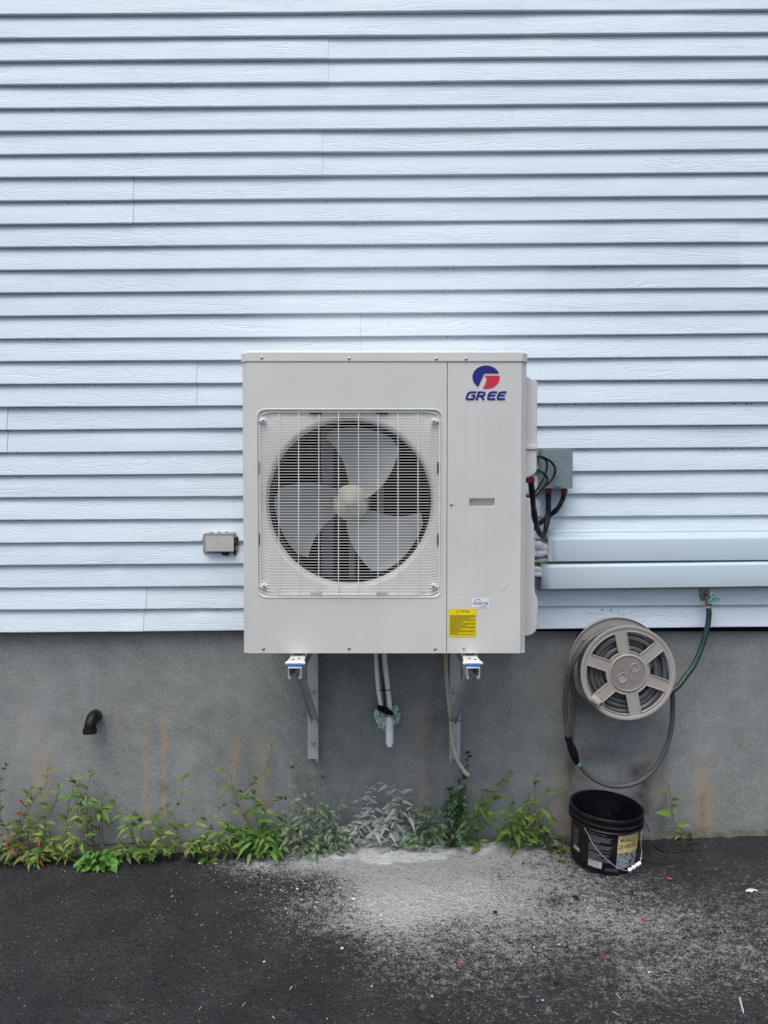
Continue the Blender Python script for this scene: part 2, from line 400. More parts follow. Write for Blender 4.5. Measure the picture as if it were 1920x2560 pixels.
def spline(pts, k=8):
    pts = [Vector(p) for p in pts]; q = [pts[0] * 2 - pts[1]] + pts + [pts[-1] * 2 - pts[-2]]; out = []
    for i in range(1, len(q) - 2):
        for j in range(k):
            t = j / k; a, b_, c, d = q[i - 1], q[i], q[i + 1], q[i + 2]
            out.append(.5 * ((2 * b_) + (c - a) * t + (2 * a - 5 * b_ + 4 * c - d) * t * t + (3 * b_ - a - 3 * c + d) * t ** 3))
    out.append(pts[-1]); return out
def rrect(x0, z0, x1, z1, r, k=6):
    out = []
    for cx, cz, a0 in ((x1 - r, z0 + r, -90), (x1 - r, z1 - r, 0), (x0 + r, z1 - r, 90), (x0 + r, z0 + r, 180)):
        for i in range(k + 1):
            a = R(a0 + 90 * i / k); out.append((cx + r * math.cos(a), cz + r * math.sin(a)))
    return out
def text_pts(body, size=1.0, bold=0.0, shear=0.0, align='LEFT', spacing=1.0):
    cu = bpy.data.curves.new('t', 'FONT'); cu.body = body; cu.size = size; cu.offset = bold; cu.shear = shear
    cu.align_x = align; cu.space_character = spacing; cu.resolution_u = 3
    o = bpy.data.objects.new('t', cu); COL.objects.link(o); me = o.to_mesh()
    vs = [q.co.copy() for q in me.vertices]; fs = [tuple(p.vertices) for p in me.polygons]
    o.to_mesh_clear(); bpy.data.objects.remove(o); bpy.data.curves.remove(cu)
    return vs, fs
def text_fit(mb, body, x0, z0, x1, z1, Y, bold=0.0, shear=0.0, spacing=1.0, slant=0.0):
    vs, fs = text_pts(body, 1.0, bold, shear, spacing=spacing)
    xs = [q.x for q in vs]; ys = [q.y for q in vs]
    sx = (x1 - x0) / (max(xs) - min(xs)); sz = (z1 - z0) / (max(ys) - min(ys))
    mb.add([(x0 + (q.x - min(xs)) * sx, Y, z0 + (q.y - min(ys)) * sz + slant * (q.x - min(xs)) * sx) for q in vs], fs)

def hash2(ix, iy, seed):
    h = (ix.astype(np.int64) * 374761393 + iy.astype(np.int64) * 668265263 + seed * 1442695041) & 0xffffffff
    h = ((h ^ (h >> 13)) * 1274126177) & 0xffffffff
    return ((h ^ (h >> 16)) & 0xffffff) / float(0xffffff)
def vnoise(x, y, sc, seed=0):
    x = x * sc; y = y * sc; ix = np.floor(x); iy = np.floor(y); fx = x - ix; fy = y - iy
    fx = fx * fx * (3 - 2 * fx); fy = fy * fy * (3 - 2 * fy)
    a = hash2(ix, iy, seed); b_ = hash2(ix + 1, iy, seed); c = hash2(ix, iy + 1, seed); d = hash2(ix + 1, iy + 1, seed)
    return (a * (1 - fx) + b_ * fx) * (1 - fy) + (c * (1 - fx) + d * fx) * fy
def fbm(x, y, sc, oct_=4, seed=0):
    t = 0; a = .5; s_ = 0
    for i in range(oct_): t = t + a * vnoise(x, y, sc * 2 ** i, seed + i * 17); s_ += a; a *= .5
    return t / s_
def grid_mesh(name, X, Y, Z, m, colattr=None, flip=False):
    ny, nx = X.shape; me = bpy.data.meshes.new(name)
    co = np.stack([X, Y, Z], -1).reshape(-1, 3).astype(np.float32)
    i = np.arange(ny * nx).reshape(ny, nx)
    q = np.stack([i[:-1, :-1], i[:-1, 1:], i[1:, 1:], i[1:, :-1]], -1).reshape(-1, 4)
    if flip: q = q[:, ::-1]
    me.vertices.add(len(co)); me.vertices.foreach_set('co', co.ravel())
    me.loops.add(q.size); me.loops.foreach_set('vertex_index', q.ravel().astype(np.int32))
    me.polygons.add(len(q)); me.polygons.foreach_set('loop_start', np.arange(0, q.size, 4, dtype=np.int32))
    me.update(calc_edges=True); me.validate()
    me.shade_smooth()
    if colattr:
        a = me.attributes.new(colattr[0], 'FLOAT_COLOR', 'POINT'); c = np.ones((ny * nx, 4), np.float32)
        c[:, :3] = np.stack(colattr[1], -1).reshape(-1, 3); a.data.foreach_set('color', c.ravel())
    me.materials.append(m); o = bpy.data.objects.new(name, me); COL.objects.link(o); return o
def sst(a, b_, x): t = np.clip((x - a) / (b_ - a), 0, 1); return t * t * (3 - 2 * t)

# ================================================================= GROUND
def spread(lo, hi, step, far, sgn0=True, sgn1=True):
    c = list(np.arange(lo, hi + step / 2, step)); s = step
    L = []; x = lo
    if sgn0:
        while x > -far: s *= 1.35; x -= s; L.append(x)
    s = step; x = hi; Rr = []
    if sgn1:
        while x < far: s *= 1.35; x += s; Rr.append(x)
    return np.array(L[::-1] + c + Rr)
gx = spread(-2.0, 2.0, .0065, 80); gy = spread(-2.5, 0.06, .0065, 80, True, False)
GX, GY = np.meshgrid(gx, gy)
rough = (fbm(GX, GY, 60, 3, 3) - .5) * .010 + (fbm(GX, GY, 9, 3, 9) - .5) * .008 + (fbm(GX, GY, 1.2, 2, 5) - .5) * .02
gro = np.abs(fbm(GX * .8 + .35 * GY, GY * 1.6, 5, 4, 61) - .5); msk = sst(.45, .62, fbm(GX, GY, 1.6, 3, 88))
rough = rough - .007 * np.exp(-(gro / .010) ** 2) * msk
far_ = sst(2.5, 6, np.hypot(GX, GY)); rough = rough * (1 - far_)
p = G(960, 2120)
def gauss(cx, cy, rx, ry, X=GX, Y=GY): return np.exp(-(((X - cx) / rx) ** 2 + ((Y - cy) / ry) ** 2))
hp = gauss(.0, .0, .37, .25) + .62 * gauss(.38, -.03, .36, .15) + .40 * gauss(-.30, -.04, .24, .11)
hp = hp * (1 - sst(.75, .95, GX))
heap = np.clip(hp * 1.25 * (.45 + 1.1 * fbm(GX, GY, 9, 5, 21)), 0, 1.1)
GZ = GS * GX + rough * (1 - .7 * np.clip(heap, 0, 1)) + .022 * gauss(-.02, .03, .34, .17) + .008 * heap
dens = 1.15 * gauss(.12, -.04, .62, .20) + .46 * gauss(.10, -.38, .50, .26) + .50 * gauss(.68, -.42, .62, .42) + .40 * gauss(.85, -.95, .8, .6) + .22 * gauss(.1, -.7, .6, .5) + .25 * gauss(1.5, -.6, .5, .6)
dens = dens + (fbm(GX, GY, 3.2, 4, 31) - .5) * .5 * np.clip(dens * 1.6, 0, 1)
dens = dens * sst(-1.15, .05, GX + .25 * (fbm(GX, GY, 4, 3, 77) - .5))
dens = dens + (.62 * gauss(-.50, -.10, .38, .13) + .3 * gauss(-.35, -.45, .45, .3)) * (.6 + .8 * fbm(GX, GY, 7, 3, 55))
dens = np.clip(dens, 0, 1.25) * (1 - far_) + .08
bk = G(*c6(1250, 960)); darkpatch = .9 * gauss(bk.x, bk.y, .13, .05) + .8 * gauss(bk.x + .02, bk.y + .13, .22, .07) + .5 * gauss(bk.x + .12, bk.y - .12, .10, .04)  # darker patches on the asphalt, beside the bucket and at the left wall base
q = G(*g4(735, 255)); darkpatch = darkpatch + 1.0 * gauss(q.x, q.y, .035, .03); q = G(*g4(745, 620)); darkpatch = darkpatch + .8 * gauss(q.x, q.y, .02, .02)
darkpatch = darkpatch + .75 * sst(-.75, -.95, GX) * sst(-.16, -.02, GY)
og = grid_mesh('asphalt_ground', GX, GY, GZ, M_asph, ('dust', (np.clip(dens, 0, 1.3), heap, np.clip(darkpatch, 0, 1))))
tag(og, kind='structure')

# ================================================================= HOUSE WALL
zL = P(0, 1581.4, -.025).z; zR = P(1920, 1568, -.025).z; xL = P(0, 1581, -.025).x; xR = P(1920, 1568, -.025).x
SL = (zR - zL) / (xR - xL); Z0 = zL - SL * xL
zt = P(0, 37.6, -.025).z
PI_ = (zt - zL) / 27.0
house = thing('house_wall', (0, 0, 0), 'house wall of white blue-tinted vinyl siding above a stained grey parged foundation', 'wall')
YS = -.010
joints = {0: 311, 1: 1745, 2: 1130, 3: 1517, 4: 14, 5: 425, 6: 779, 7: 1184, 8: 1591, 9: 292, 10: 698, 11: 1103, 12: 711, 13: 1122, 14: 300, 15: 900, 16: 1400, 17: 600, 18: 1100}
dents = []
for (px, py, rr_, am) in ((36, 1300, .02, .004), (163, 1356, .02, .004), (285, 1410, .025, .004), (20, 1524, .015, .003), (630 * 1.157, 634 * 1.157, .03, .004), (378 * 1.157, 1024 * 1.157, .03, .004), (1360 * 1.157, 1123 * 1.157, .02, .004), (1395 * 1.157, 1121 * 1.157, .02, .004), (285 * 1.157, 1362 * 1.157, .05, -.006), (500, 1524, .04, .003), (640, 970, .03, .002), (1850, 700, .03, .002)):
    d = P(px, py, -.025); dents.append((d.x, d.z, rr_, am))
sid_v = []; sid_f = []; sid_e = []; sid_t = []
def course(k, x0, x1, off, dz, tnt, rs):
    nseg = max(2, int((x1 - x0) / .035)); prof = [(-.000, .0010), (-.0155, .0004), (-.0178, .0012), (-.0186, .0030), (-.0182, .0062), (-.0138, .040), (-.0080, .075), (-.0018, PI_ - .002), (-.0014, PI_ + .004)]
    ev = [0, 0, 0, 0, 0, .2, .5, 1, 1]; base_ = len(sid_v); m = len(prof)
    for i in range(nseg + 1):
        x = x0 + (x1 - x0) * i / nseg
        wob = .0034 * mnoise.noise(Vector((x * 1.3, k * 7.7, 1))) + .0009 * mnoise.noise(Vector((x * 6, k * 3.3, 5)))
        wz = .0022 * mnoise.noise(Vector((x * .9, k * 2.1, 9)))
        for j, (y, z) in enumerate(prof):
            zz = Z0 + SL * x + k * PI_ + z + dz + wz; yy = YS + y + off + wob * (1 - .8 * (j >= 7))
            for (dx, dzz, rr_, am) in dents:
                if abs(x - dx) < rr_ * 3 and abs(zz - dzz) < .08: yy += am * math.exp(-((x - dx) / rr_) ** 2 - ((zz - dzz) / .022) ** 2)
            sid_v.append((x, yy, zz)); sid_e.append(ev[j]); sid_t.append(tnt)
    for i in range(nseg):
        for j in range(m - 1):
            a = base_ + i * m + j; sid_f.append((a, a + m, a + m + 1, a + 1))
for k in range(0, 36):
    pr = k // 2; jx = P(joints.get(pr, 700) * 1.1573, 900, -.02).x
    rs = random.Random(pr)
    t0, t1 = rs.random() * .8, rs.random() * .8
    skew = -.012 if pr == 0 else 0
    jxx = jx + (skew if k % 2 == 0 else 0)
    course(k, -4.2, jxx, -.0022, -.0016 if pr in (13, 11, 9) else 0, t0, rs)
    course(k, jxx + .0004, 4.2, 0, 0, t1, rs)
me = bpy.data.meshes.new('siding'); me.from_pydata(sid_v, [], sid_f)
for nm, dat in (('edge', sid_e), ('panel_tint', sid_t)):
    a = me.attributes.new(nm, 'FLOAT', 'POINT'); a.data.foreach_set('value', dat)
me.materials.append(M_siding); me.shade_smooth(); me.set_sharp_from_angle(angle=R(50))
sd_o = bpy.data.objects.new('siding', me); COL.objects.link(sd_o); sd_o.parent = house
mb = MB(); mb.box((-4.2, -.004, Z0 - .03 + .02), (4.2, .3, 5.2)); mb.build('wall_sheathing', M_dark, house)
# foundation sheet (fine grid so that stains keep their own shapes) + body behind
YFD = .014
fx_ = np.arange(-4.2, 4.21, .012); fz_ = np.arange(-.25, Z0 + .06, .012)
FX, FZ = np.meshgrid(fx_, fz_)
def wxz(px, py): q = P(px, py, YFD); return q.x, q.z
org_ = np.zeros_like(FX); drk = np.zeros_like(FX); wht = np.zeros_like(FX)
def streak(px, py0, py1, wpx, a, ch='o'):
    x, zt_ = wxz(px, py0); _, zb = wxz(px, py1); wd = wpx / 560
    ctr = x + .006 * np.sin(FZ * 30 + px)
    g = a * np.exp(-((FX - ctr) / wd) ** 2) * sst(zt_ + .03, zt_ - .04, FZ) * sst(zb - .05, zb + .05, FZ)
    if ch == 'o': np.maximum(org_, g, out=org_)
    elif ch == 'd': np.maximum(drk, g, out=drk)
    else: np.maximum(wht, g, out=wht)
def blot(px, py, rx, ry, a, ch):
    x, z = wxz(px, py); g = a * np.exp(-((FX - x) / (rx / 560)) ** 2 - ((FZ - z) / (ry / 560)) ** 2)
    {'o': org_, 'd': drk, 'w': wht}[ch][...] = np.maximum({'o': org_, 'd': drk, 'w': wht}[ch], g)
for a in ((363, 1790, 2060, 6, .95), (408, 1780, 2060, 7, .85), (60, 1750, 1860, 5, .5), (87, 1780, 1980, 7, .65), (105, 1860, 2020, 20, .45), (295, 1750, 1850, 6, .5),
          (585, 1830, 1960, 12, .6), (655, 1830, 2080, 14, .5), (1055, 1750, 2080, 8, .85), (1000, 1860, 2060, 14, .35), (775, 1790, 1900, 10, .3), (1757, 1895, 2070, 15, .95), (1765, 1960, 2080, 26, .8), (1425, 1900, 2090, 24, .75), (1160, 1900, 2000, 20, .2)):
    streak(*a)
streak(1758, 1985, 2050, 6, .8, 'd'); streak(1428, 1880, 2090, 22, .7, 'd'); streak(1605, 1900, 2130, 26, 1, 'd'); streak(1415, 1920, 2090, 34, .6, 'o'); streak(1630, 1900, 2000, 30, .5, 'o'); streak(1220, 1640, 1900, 20, .35, 'w'); streak(700, 1860, 2080, 20, .5, 'w'); streak(1660, 1900, 2080, 10, .5, 'd')
blot(1600, 1930, 38, 34, 1, 'd'); blot(1500, 1890, 70, 26, .75, 'd'); blot(1460, 1960, 30, 60, .5, 'd'); blot(1440, 1700, 30, 60, .35, 'd'); blot(1620, 2060, 40, 90, .55, 'd'); streak(410, 1960, 1980, 10, .5, 'd'); blot(414, 1968, 10, 8, .6, 'd')
blot(1520, 1990, 60, 70, .85, 'w'); blot(1800, 1750, 120, 160, .4, 'w'); streak(1765, 1680, 1900, 40, .5, 'w'); blot(240, 1700, 90, 60, .45, 'w'); blot(120, 1800, 160, 120, .35, 'w'); blot(1090, 1800, 25, 60, .45, 'd')
blot(1075, 1860, 20, 120, .5, 'd'); streak(725, 1880, 2040, 6, .6, 'w'); streak(1810, 1700, 2000, 18, .3, 'w'); streak(460, 1850, 2060, 30, .35, 'w')
for px in range(-40, 1960, 60): blot(px, 2135 - (px / 1920) * 50, 40, 22, .35 + .3 * random.random(), 'd')
FY = YFD + (fbm(FX, FZ, 3, 3, 3) - .5) * .007 + (fbm(FX, FZ, 22, 2, 8) - .5) * .0016
found = grid_mesh('foundation', FX, FY, FZ, M_found, ('stain', (org_, drk, wht)))
found.parent = house
mb = MB(); mb.box((-4.2, .03, -.25), (4.2, .3, Z0 - .02)); mb.build('foundation_core', M_footing, house)
# rough cold-joint footing lip at the base
mb = MB(); n = 420; vs_ = []; fs_ = []
for i in range(n + 1):
    x = -4.2 + 8.4 * i / n; g0 = GS * x
    hj = .030 + .012 * mnoise.noise(Vector((x * 3, 0, 0))) + .006 * mnoise.noise(Vector((x * 17, 0, 4)))
    if x > .1: hj *= .75
    d_ = .006 + .006 * mnoise.noise(Vector((x * 9, 3, 0))) + .004 * mnoise.noise(Vector((x * 40, 3, 0)))
    vs_ += [(x, .03, g0 + hj + .004), (x, .010 - d_, g0 + hj), (x, .004 - d_, g0 + hj * .45), (x, -.012 - d_, g0 - .03)]
for i in range(n):
    for j in range(3): a = i * 4 + j; fs_.append((a, a + 1, a + 5, a + 4))
mb.add(vs_, fs_); mb.build('footing_lip', M_footing, house, recalc=False)
# hairline cracks running up from the lip, small holes left by fasteners
mb = MB()
for pts in ([c6(1050, 470), c6(1100, 530), c6(1130, 600), c6(1200, 660), c6(1330, 690)], [l1(400, 600), l1(560, 600), l1(700, 590), l1(880, 580)], [l1(1200, 590), l1(1400, 600)]):
    pp = [P(a, b_, YFD - .0005) for a, b_ in pts]; pp = spline(pp, 7)
    pp = [q_ + Vector((0, 0, .004 * mnoise.noise(q_ * 60))) for q_ in pp]
    mb = MB(); mb.tube(pp, [.0014 + .0008 * mnoise.noise(q_ * 90) for q_ in pp], 5); mb.build('crack', M_charred, house)
for (x, y) in (c8(767, 353), c8(940, 355), c8(820, 453), c8(864, 455)):
    mb = MB(); mb.disc(P(x, y, -.0235) + Vector((0, .0, 0)), .003, (0, -1, 0), .003, 10); mb.build('nail_hole', M_charred, house)
mb = MB()
for i in range(26):
    x, y = c8(750 + random.random() * 220, 468 + random.random() * 18); mb.tube([P(x, y, -.0205), P(x + random.uniform(2, 7), y + random.uniform(-1, 1), -.0205)], .0007, 4)
for (a, b_, c, d) in ((810, 590, 832, 560), (948, 588, 970, 560), (723, 733, 768, 682), (1278, 725, 1290, 700)):
    mb.tube([P(*c7(a, b_), -.0222), P(*c7(c, d), -.0198)], .0008, 4)
mb.build('scuff_marks', M_charred, house)

# ================================================================= HEAT PUMP UNIT
YF = -.58; YB = -.16
def U(x, y, Y=YF): return P(*c1(x, y), Y)
xl = P(605, 1250, YF).x; xr = P(1317, 1250, YF).x; zb_ = P(960, 1633, YF).z; zlid = P(960, 903.5, YF).z; ztop = P(960, 876, YF).z
xs = P(1117.5, 1250, YF).x; CH = .022
unit = thing('heat_pump_unit', ((xl + xr) / 2, (YF + YB) / 2, zb_), 'off-white outdoor heat pump unit with round fan grille, mounted on the wall above the foundation', 'heat pump')
# cabinet behind the front skin
mb = MB(); mb.box((xl + .004, YF + .055, zb_ + .004), (xl + .010, YB, zlid)); mb.box((xr - .010, YF + .03, zb_ + .004), (xr - .004, YB, zlid))
mb.box((xl + .004, YF + .01, zb_), (xr - .004, YB, zb_ + .004)); mb.build('cabinet', M_paint, unit)
mb = MB(); mb.box((xl + .02, YB - .035, zb_ + .01), (xr - .012, YB - .004, zlid - .01)); mb.build('coil', M_coil, unit)
mb = MB(); mb.box((xs - .012, YF + .03, zb_ + .01), (xs - .006, YB - .04, zlid - .01)); mb.build('partition', M_dark, unit)
# lid: chamfered front corners and a sloping top rim
def octo(x0, x1, y0, y1, c, z): return [(x0, y1, z), (x0, y0 + c, z), (x0 + c, y0, z), (x1 - c, y0, z), (x1, y0 + c, z), (x1, y1, z)]
lx0, lx1, ly0 = xl - .003, xr + .003, YF - .003
mb = MB(); mb.rings([octo(lx0 + .002, lx1 - .002, ly0 + .002, YB + .006, CH, zlid - .002), octo(lx0, lx1, ly0, YB + .006, CH, zlid), octo(lx0, lx1, ly0, YB + .006, CH, ztop - .009), octo(lx0 + .007, lx1 - .007, ly0 + .007, YB, CH, ztop), octo(lx0 + .03, lx1 - .03, ly0 + .03, YB - .03, CH, ztop + .002)], True, True)
mb.build('lid', M_paint, unit, bevel=.0015)
# front panel with rounded square recess and a round opening
rx0, rz1 = U(113, 318).x, U(113, 318).z; rx1, rz0 = U(968, 1188).x, U(968, 1188).z
fc = U(541, 748); FR = .306; N = 192
def ray_rr(ang, x0, x1, z0, z1, r, cx, cz):      # distance from centre to rounded rectangle along an angle
    dx, dz = math.cos(ang), math.sin(ang); lo, hi = 0, 1.2
    def inside(px, pz):
        if not (x0 <= px <= x1 and z0 <= pz <= z1): return False
        qx = max(x0 + r - px, px - (x1 - r), 0); qz = max(z0 + r - pz, pz - (z1 - r), 0)
        return qx * qx + qz * qz <= r * r + 1e-12 if (qx > 0 and qz > 0) else True
    for _ in range(26):
        m_ = (lo + hi) / 2
        if inside(cx + dx * m_, cz + dz * m_): lo = m_
        else: hi = m_
    return lo
def loop(fn, Y):
    o = []
    for i in range(N):
        a = 2 * math.pi * i / N; d = fn(a); o.append(Vector((fc.x + d * math.cos(a), Y, fc.z + d * math.sin(a))))
    return o
def rrl(ins, r, Y): return loop(lambda a: ray_rr(a, rx0 + ins, rx1 - ins, rz0 + ins, rz1 - ins, r, fc.x, fc.z), Y)
PX0, PX1, PZ0, PZ1 = xl + CH, xs - .0012, zb_, zlid - .0025
mb = MB()
outer = [(PX0, PZ0), (PX1, PZ0), (PX1, PZ1), (PX0, PZ1)]
ol = [(q_.x, q_.z) for q_ in rrl(-.002, .032, YF)]
tri = tessellate_polygon([[Vector((a, b_, 0)) for a, b_ in outer], [Vector((a, b_, 0)) for a, b_ in ol]])
vv = [(a, YF, b_) for a, b_ in outer + ol]; mb.add(vv, [tuple(t) for t in tri])
cir = lambda r, Y: loop(lambda a: r, Y)
mb.rings([rrl(-.002, .032, YF), rrl(.000, .030, YF - .002), rrl(.003, .028, YF - .0015), rrl(.006, .026, YF + .006), rrl(.012, .024, YF + .009),
          loop(lambda a: min(ray_rr(a, rx0 + .012, rx1 - .012, rz0 + .012, rz1 - .012, .024, fc.x, fc.z) * .6 + (FR + .03) * .4, 9), YF + .011),
          cir(FR + .014, YF + .014), cir(FR + .005, YF + .019), cir(FR, YF + .028), cir(FR - .003, YF + .048), cir(FR - .001, YF + .052)])
mb.add([(xl, YF + CH, PZ0), (PX0, YF, PZ0), (PX0, YF, PZ1), (xl, YF + CH, PZ1), (xl, YF + .06, PZ0), (xl, YF + .06, PZ1)], [(0, 1, 2, 3), (4, 0, 3, 5)])
mb.add([(PX1, YF, PZ0), (PX1, YF + .02, PZ0), (PX1, YF + .02, PZ1), (PX1, YF, PZ1)], [(0, 1, 2, 3)])
mb.add([(PX0, YF, PZ0), (PX1, YF, PZ0), (PX1, YF + .02, PZ0), (PX0, YF + .02, PZ0)], [(0, 1, 2, 3)])
mb.build('front_panel', M_paint, unit, angle=22)
mb = MB(); mb.rings([cir(FR - .001, YF + .050), cir(FR - .001, YF + .17), cir(FR + .02, YF + .20)]); mb.build('fan_shroud', M_dark, unit)  # panel-coloured duct made near-black: the shade inside is put into its colour
# service panel with a recessed hand grip
hx0, hz1 = U(1093, 729).x, U(1093, 729).z; hx1, hz0 = U(1211, 769).x, U(1211, 769).z
SX0, SX1 = xs + .0012, xr - CH
hole = rrect(hx0, hz0, hx1, hz1, .006, 4)
mb = MB(); mb.plate([(SX0, PZ0), (SX1, PZ0), (SX1, PZ1), (SX0, PZ1)], [hole], YF + .0006, YF + .004)
def inset(l, d): cx = (hx0 + hx1) / 2; cz = (hz0 + hz1) / 2; return [(cx + (a - cx) * (1 - d / (hx1 - hx0) * 2), cz + (b_ - cz) * (1 - d / (hz1 - hz0) * 2)) for a, b_ in l]
L0 = [(a, YF + .001, b_) for a, b_ in hole]; L1 = [(a, YF + .020, b_) for a, b_ in inset(hole, .003)]; L2 = [(a, YF + .026, b_) for a, b_ in inset(hole, .009)]
mb.rings([L0, L1, L2], True)
mb.add([(SX1, YF + .0006, PZ0), (xr, YF + CH, PZ0), (xr, YF + CH, PZ1), (SX1, YF + .0006, PZ1), (xr, YF + .06, PZ0), (xr, YF + .06, PZ1)], [(0, 1, 2, 3), (1, 4, 5, 2)])
mb.build('service_panel', M_paint, unit, angle=22)
def emb(loop2, r=.0012, closed=True):
    return [(a, YF + .0004, b_) for a, b_ in loop2]
mb = MB()
for (a, b_, c, d, z1_, z0_) in ((1030, 318, 1076, 1190, 0, 0), (1135, 318, 1180, 703, 0, 0), (1130, 795, 1172, 1188, 0, 0), (1240, 318, 1286, 1188, 0, 0)):
    q0 = U(a, b_); q1 = U(c, d); lp = rrect(q0.x, q1.z, q1.x, q0.z, .007, 4)
    mb = MB(); mb.tube([(x, YF + .0013, z) for x, z in lp], .0012, 6, closed=True); mb.build('embossed_rib', M_paint, unit)
q0 = U(1070, 108); q1 = U(1275, 288); mb = MB(); mb.tube([(x, YF + .0006, z) for x, z in rrect(q0.x, q1.z, q1.x, q0.z, .004, 3)], .0004, 5, closed=True)
mb.build('badge_outline', M_paint, unit)
for (x, y) in ((1037, 258), (1313, 258), (1087, 724), (1222, 751), (1088, 779), (1213, 779), (1122, 786), (1181, 786)): mb = MB(); mb.lump(U(x, y), (.0016, .001, .0016), 1, 1, 0); mb.build('dimple', M_paint, unit)
mb = MB(); mb.tube([U(1232, 1158, YF), U(1240, 1155, YF), U(1274, 1120, YF)], .0009, 5); mb.build('crease_mark', M_paint2, unit)
# screws
def screw(parent, q_, r=.0042, ax=(0, -1, 0)):
    mb = MB(); a = Vector(ax); mb.lathe([(1e-6, 0), (r * 1.5, 0), (r * 1.5, .0008), (r, .001), (r * .93, .003), (r * .6, .0038), (r * .42, .0040), (r * .40, .0030), (1e-6, .0030)], q_, ax, 20)
    s_ = mb.build('screw', M_screw, parent); mb = MB(); mb.disc(Vector(q_) + a * .0031, r * .36, ax, .0003, 6); mb.build('socket', M_screwin, s_)
for (x, y) in ((137, 81), (540, 85), (942, 86), (1079, 87)): screw(unit, U(x, y, ly0))
for (x, y) in ((145, 1423), (540, 1421), (936, 1423)): screw(unit, U(x, y, YF))
for (x, y) in ((1069, 1423), (1011, 758)): screw(unit, U(x, y, YF + .0006))
# fan
fanc = Vector((fc.x + .002, YF + .085, fc.z - .003))
fan = thing('fan', fanc, None, None); fan.parent = unit; fan.location = fanc - ORG[unit.name]; ORG[fan.name] = fanc
def blade(th):
    mb = MB(); nr_, na = 14, 16; top = []
    for s_ in (0, 1):
        for i in range(nr_ + 1):
            t = i / nr_; r_ = .055 + (.286 - .055) * t
            sw = 28 * (1 - t) ** 1.25; a0 = th - 32 - sw - 6 * (1 - t); a1 = th + 32 - sw + 12 * (1 - t) - 5 * math.sin(math.pi * t)
            if t > .95: sh = (t - .95) / .05; a0 += 9 * sh; a1 -= 9 * sh
            for j in range(na + 1):
                u_ = j / na; a = R(a0 + (a1 - a0) * u_)
                y = fanc.y - .005 + (.085 - .02 * t) * (u_ - .45) + .012 * math.sin(math.pi * u_) + s_ * .004
                top.append((fanc.x + r_ * math.cos(a), y, fanc.z + r_ * math.sin(a)))
    f = []; M_ = (nr_ + 1) * (na + 1)
    for i in range(nr_):
        for j in range(na):
            a = i * (na + 1) + j; f.append((a, a + 1, a + na + 2, a + na + 1)); f.append((M_ + a, M_ + a + na + 1, M_ + a + na + 2, M_ + a + 1))
    for i in range(nr_):
        a = i * (na + 1); f.append((a, a + na + 1, M_ + a + na + 1, M_ + a)); a += na; f.append((a, M_ + a, M_ + a + na + 1, a + na + 1))
    for j in range(na):
        a = nr_ * (na + 1) + j; f.append((a, a + 1, M_ + a + 1, M_ + a))
    mb.add(top, f); mb.build('blade', M_blade, fan, angle=40)
for th in (81, 201, 321): blade(th)
mb = MB(); mb.lathe([(1e-6, .040), (.012, .040), (.016, .036), (.022, .030), (.050, .024), (.066, .010), (.070, -.02), (.070, -.06), (1e-6, -.06)], fanc, (0, -1, 0), 48); mb.build('hub', M_hub, fan)
mb = MB(); mb.disc(fanc + Vector((0, -.039, 0)), .0115, (0, -1, 0), .002, 24); mb.disc(fanc + Vector((0, -.041, 0)), .0075, (0, -1, 0), .006, 6); mb.disc(fanc + Vector((0, -.047, 0)), .0035, (0, -1, 0), .005, 14); mb.build('hub_nut', M_screw, fan)
mb = MB()
for (a, b_) in ((414, 464), (668, 698)):
    q0 = U(a, 700, YF + .24); q1 = U(b_, 700, YF + .24); mb.box((q0.x, YF + .235, zb_ + .05), (q1.x, YF + .26, zlid - .03)); mb.box((q0.x + .004, YF + .232, zb_ + .05), (q0.x + .008, YF + .24, zlid - .03)); mb.box((q1.x - .008, YF + .232, zb_ + .05), (q1.x - .004, YF + .24, zlid - .03))
q0 = U(540, 900, YF + .26); mb.box((q0.x, YF + .25, zb_ + .04), (q0.x + .022, YF + .262, fc.z - .12))
q0 = U(470, 1065, YF + .2); mb.box((q0.x - .03, YF + .22, zb_ + .08), (q0.x + .14, YF + .232, zb_ + .112)); mb.lathe([(1e-6, 0), (.06, 0), (.06, .08), (1e-6, .08)], fanc + Vector((0, .09, 0)), (0, 1, 0), 32)
mb.build('motor_bracket', M_motor, unit, bevel=.002)
# grille
gr = MB(); YG = YF - .004; gx0, gx1 = U(122, 700).x, U(962, 700).x
rows = np.linspace(358, 1166, 63)
for i, y in enumerate(rows):
    z = U(540, y).z; a0 = min(i, 62 - i); e = 0.0
    x0, x1 = (gx0, gx1)
    if a0 == 0: x0, x1 = U(178, y).x, U(895, y).x
    x0 += .0015; x1 -= .0015; sh = .0035 * (1 if z > fc.z else -1) * min(1, abs(z - fc.z) / .2)
    d_ = .030 + .010 * math.cos((z - fc.z) * 7)
    pts = [(x0, YF + .009, z - sh), (x0 + .012, YF + .006, z - sh), (x0 + .012 + d_, YG, z), (x0 + .03 + d_, YG - .003, z), ((x0 + x1) / 2, YG - .008, z), (x1 - .03 - d_, YG - .003, z), (x1 - .012 - d_, YG, z), (x1 - .012, YF + .006, z - sh), (x1, YF + .009, z - sh)]
    gr.tube(spline(pts, 3), .0009, 6)
for x in (216, 307, 400, 491, 583, 673, 765, 857):
    q0 = U(x, 332); q1 = U(x, 1178)
    pts = [(q0.x, YF + .008, q0.z), (q0.x, YF + .004, q0.z - .012), (q0.x, YG + .002, q0.z - .045), (q0.x, YG - .005, (q0.z + q1.z) / 2), (q1.x, YG + .002, q1.z + .045), (q1.x, YF + .004, q1.z + .012), (q1.x, YF + .008, q1.z)]
    gr.tube(spline(pts, 5), .0015, 6)
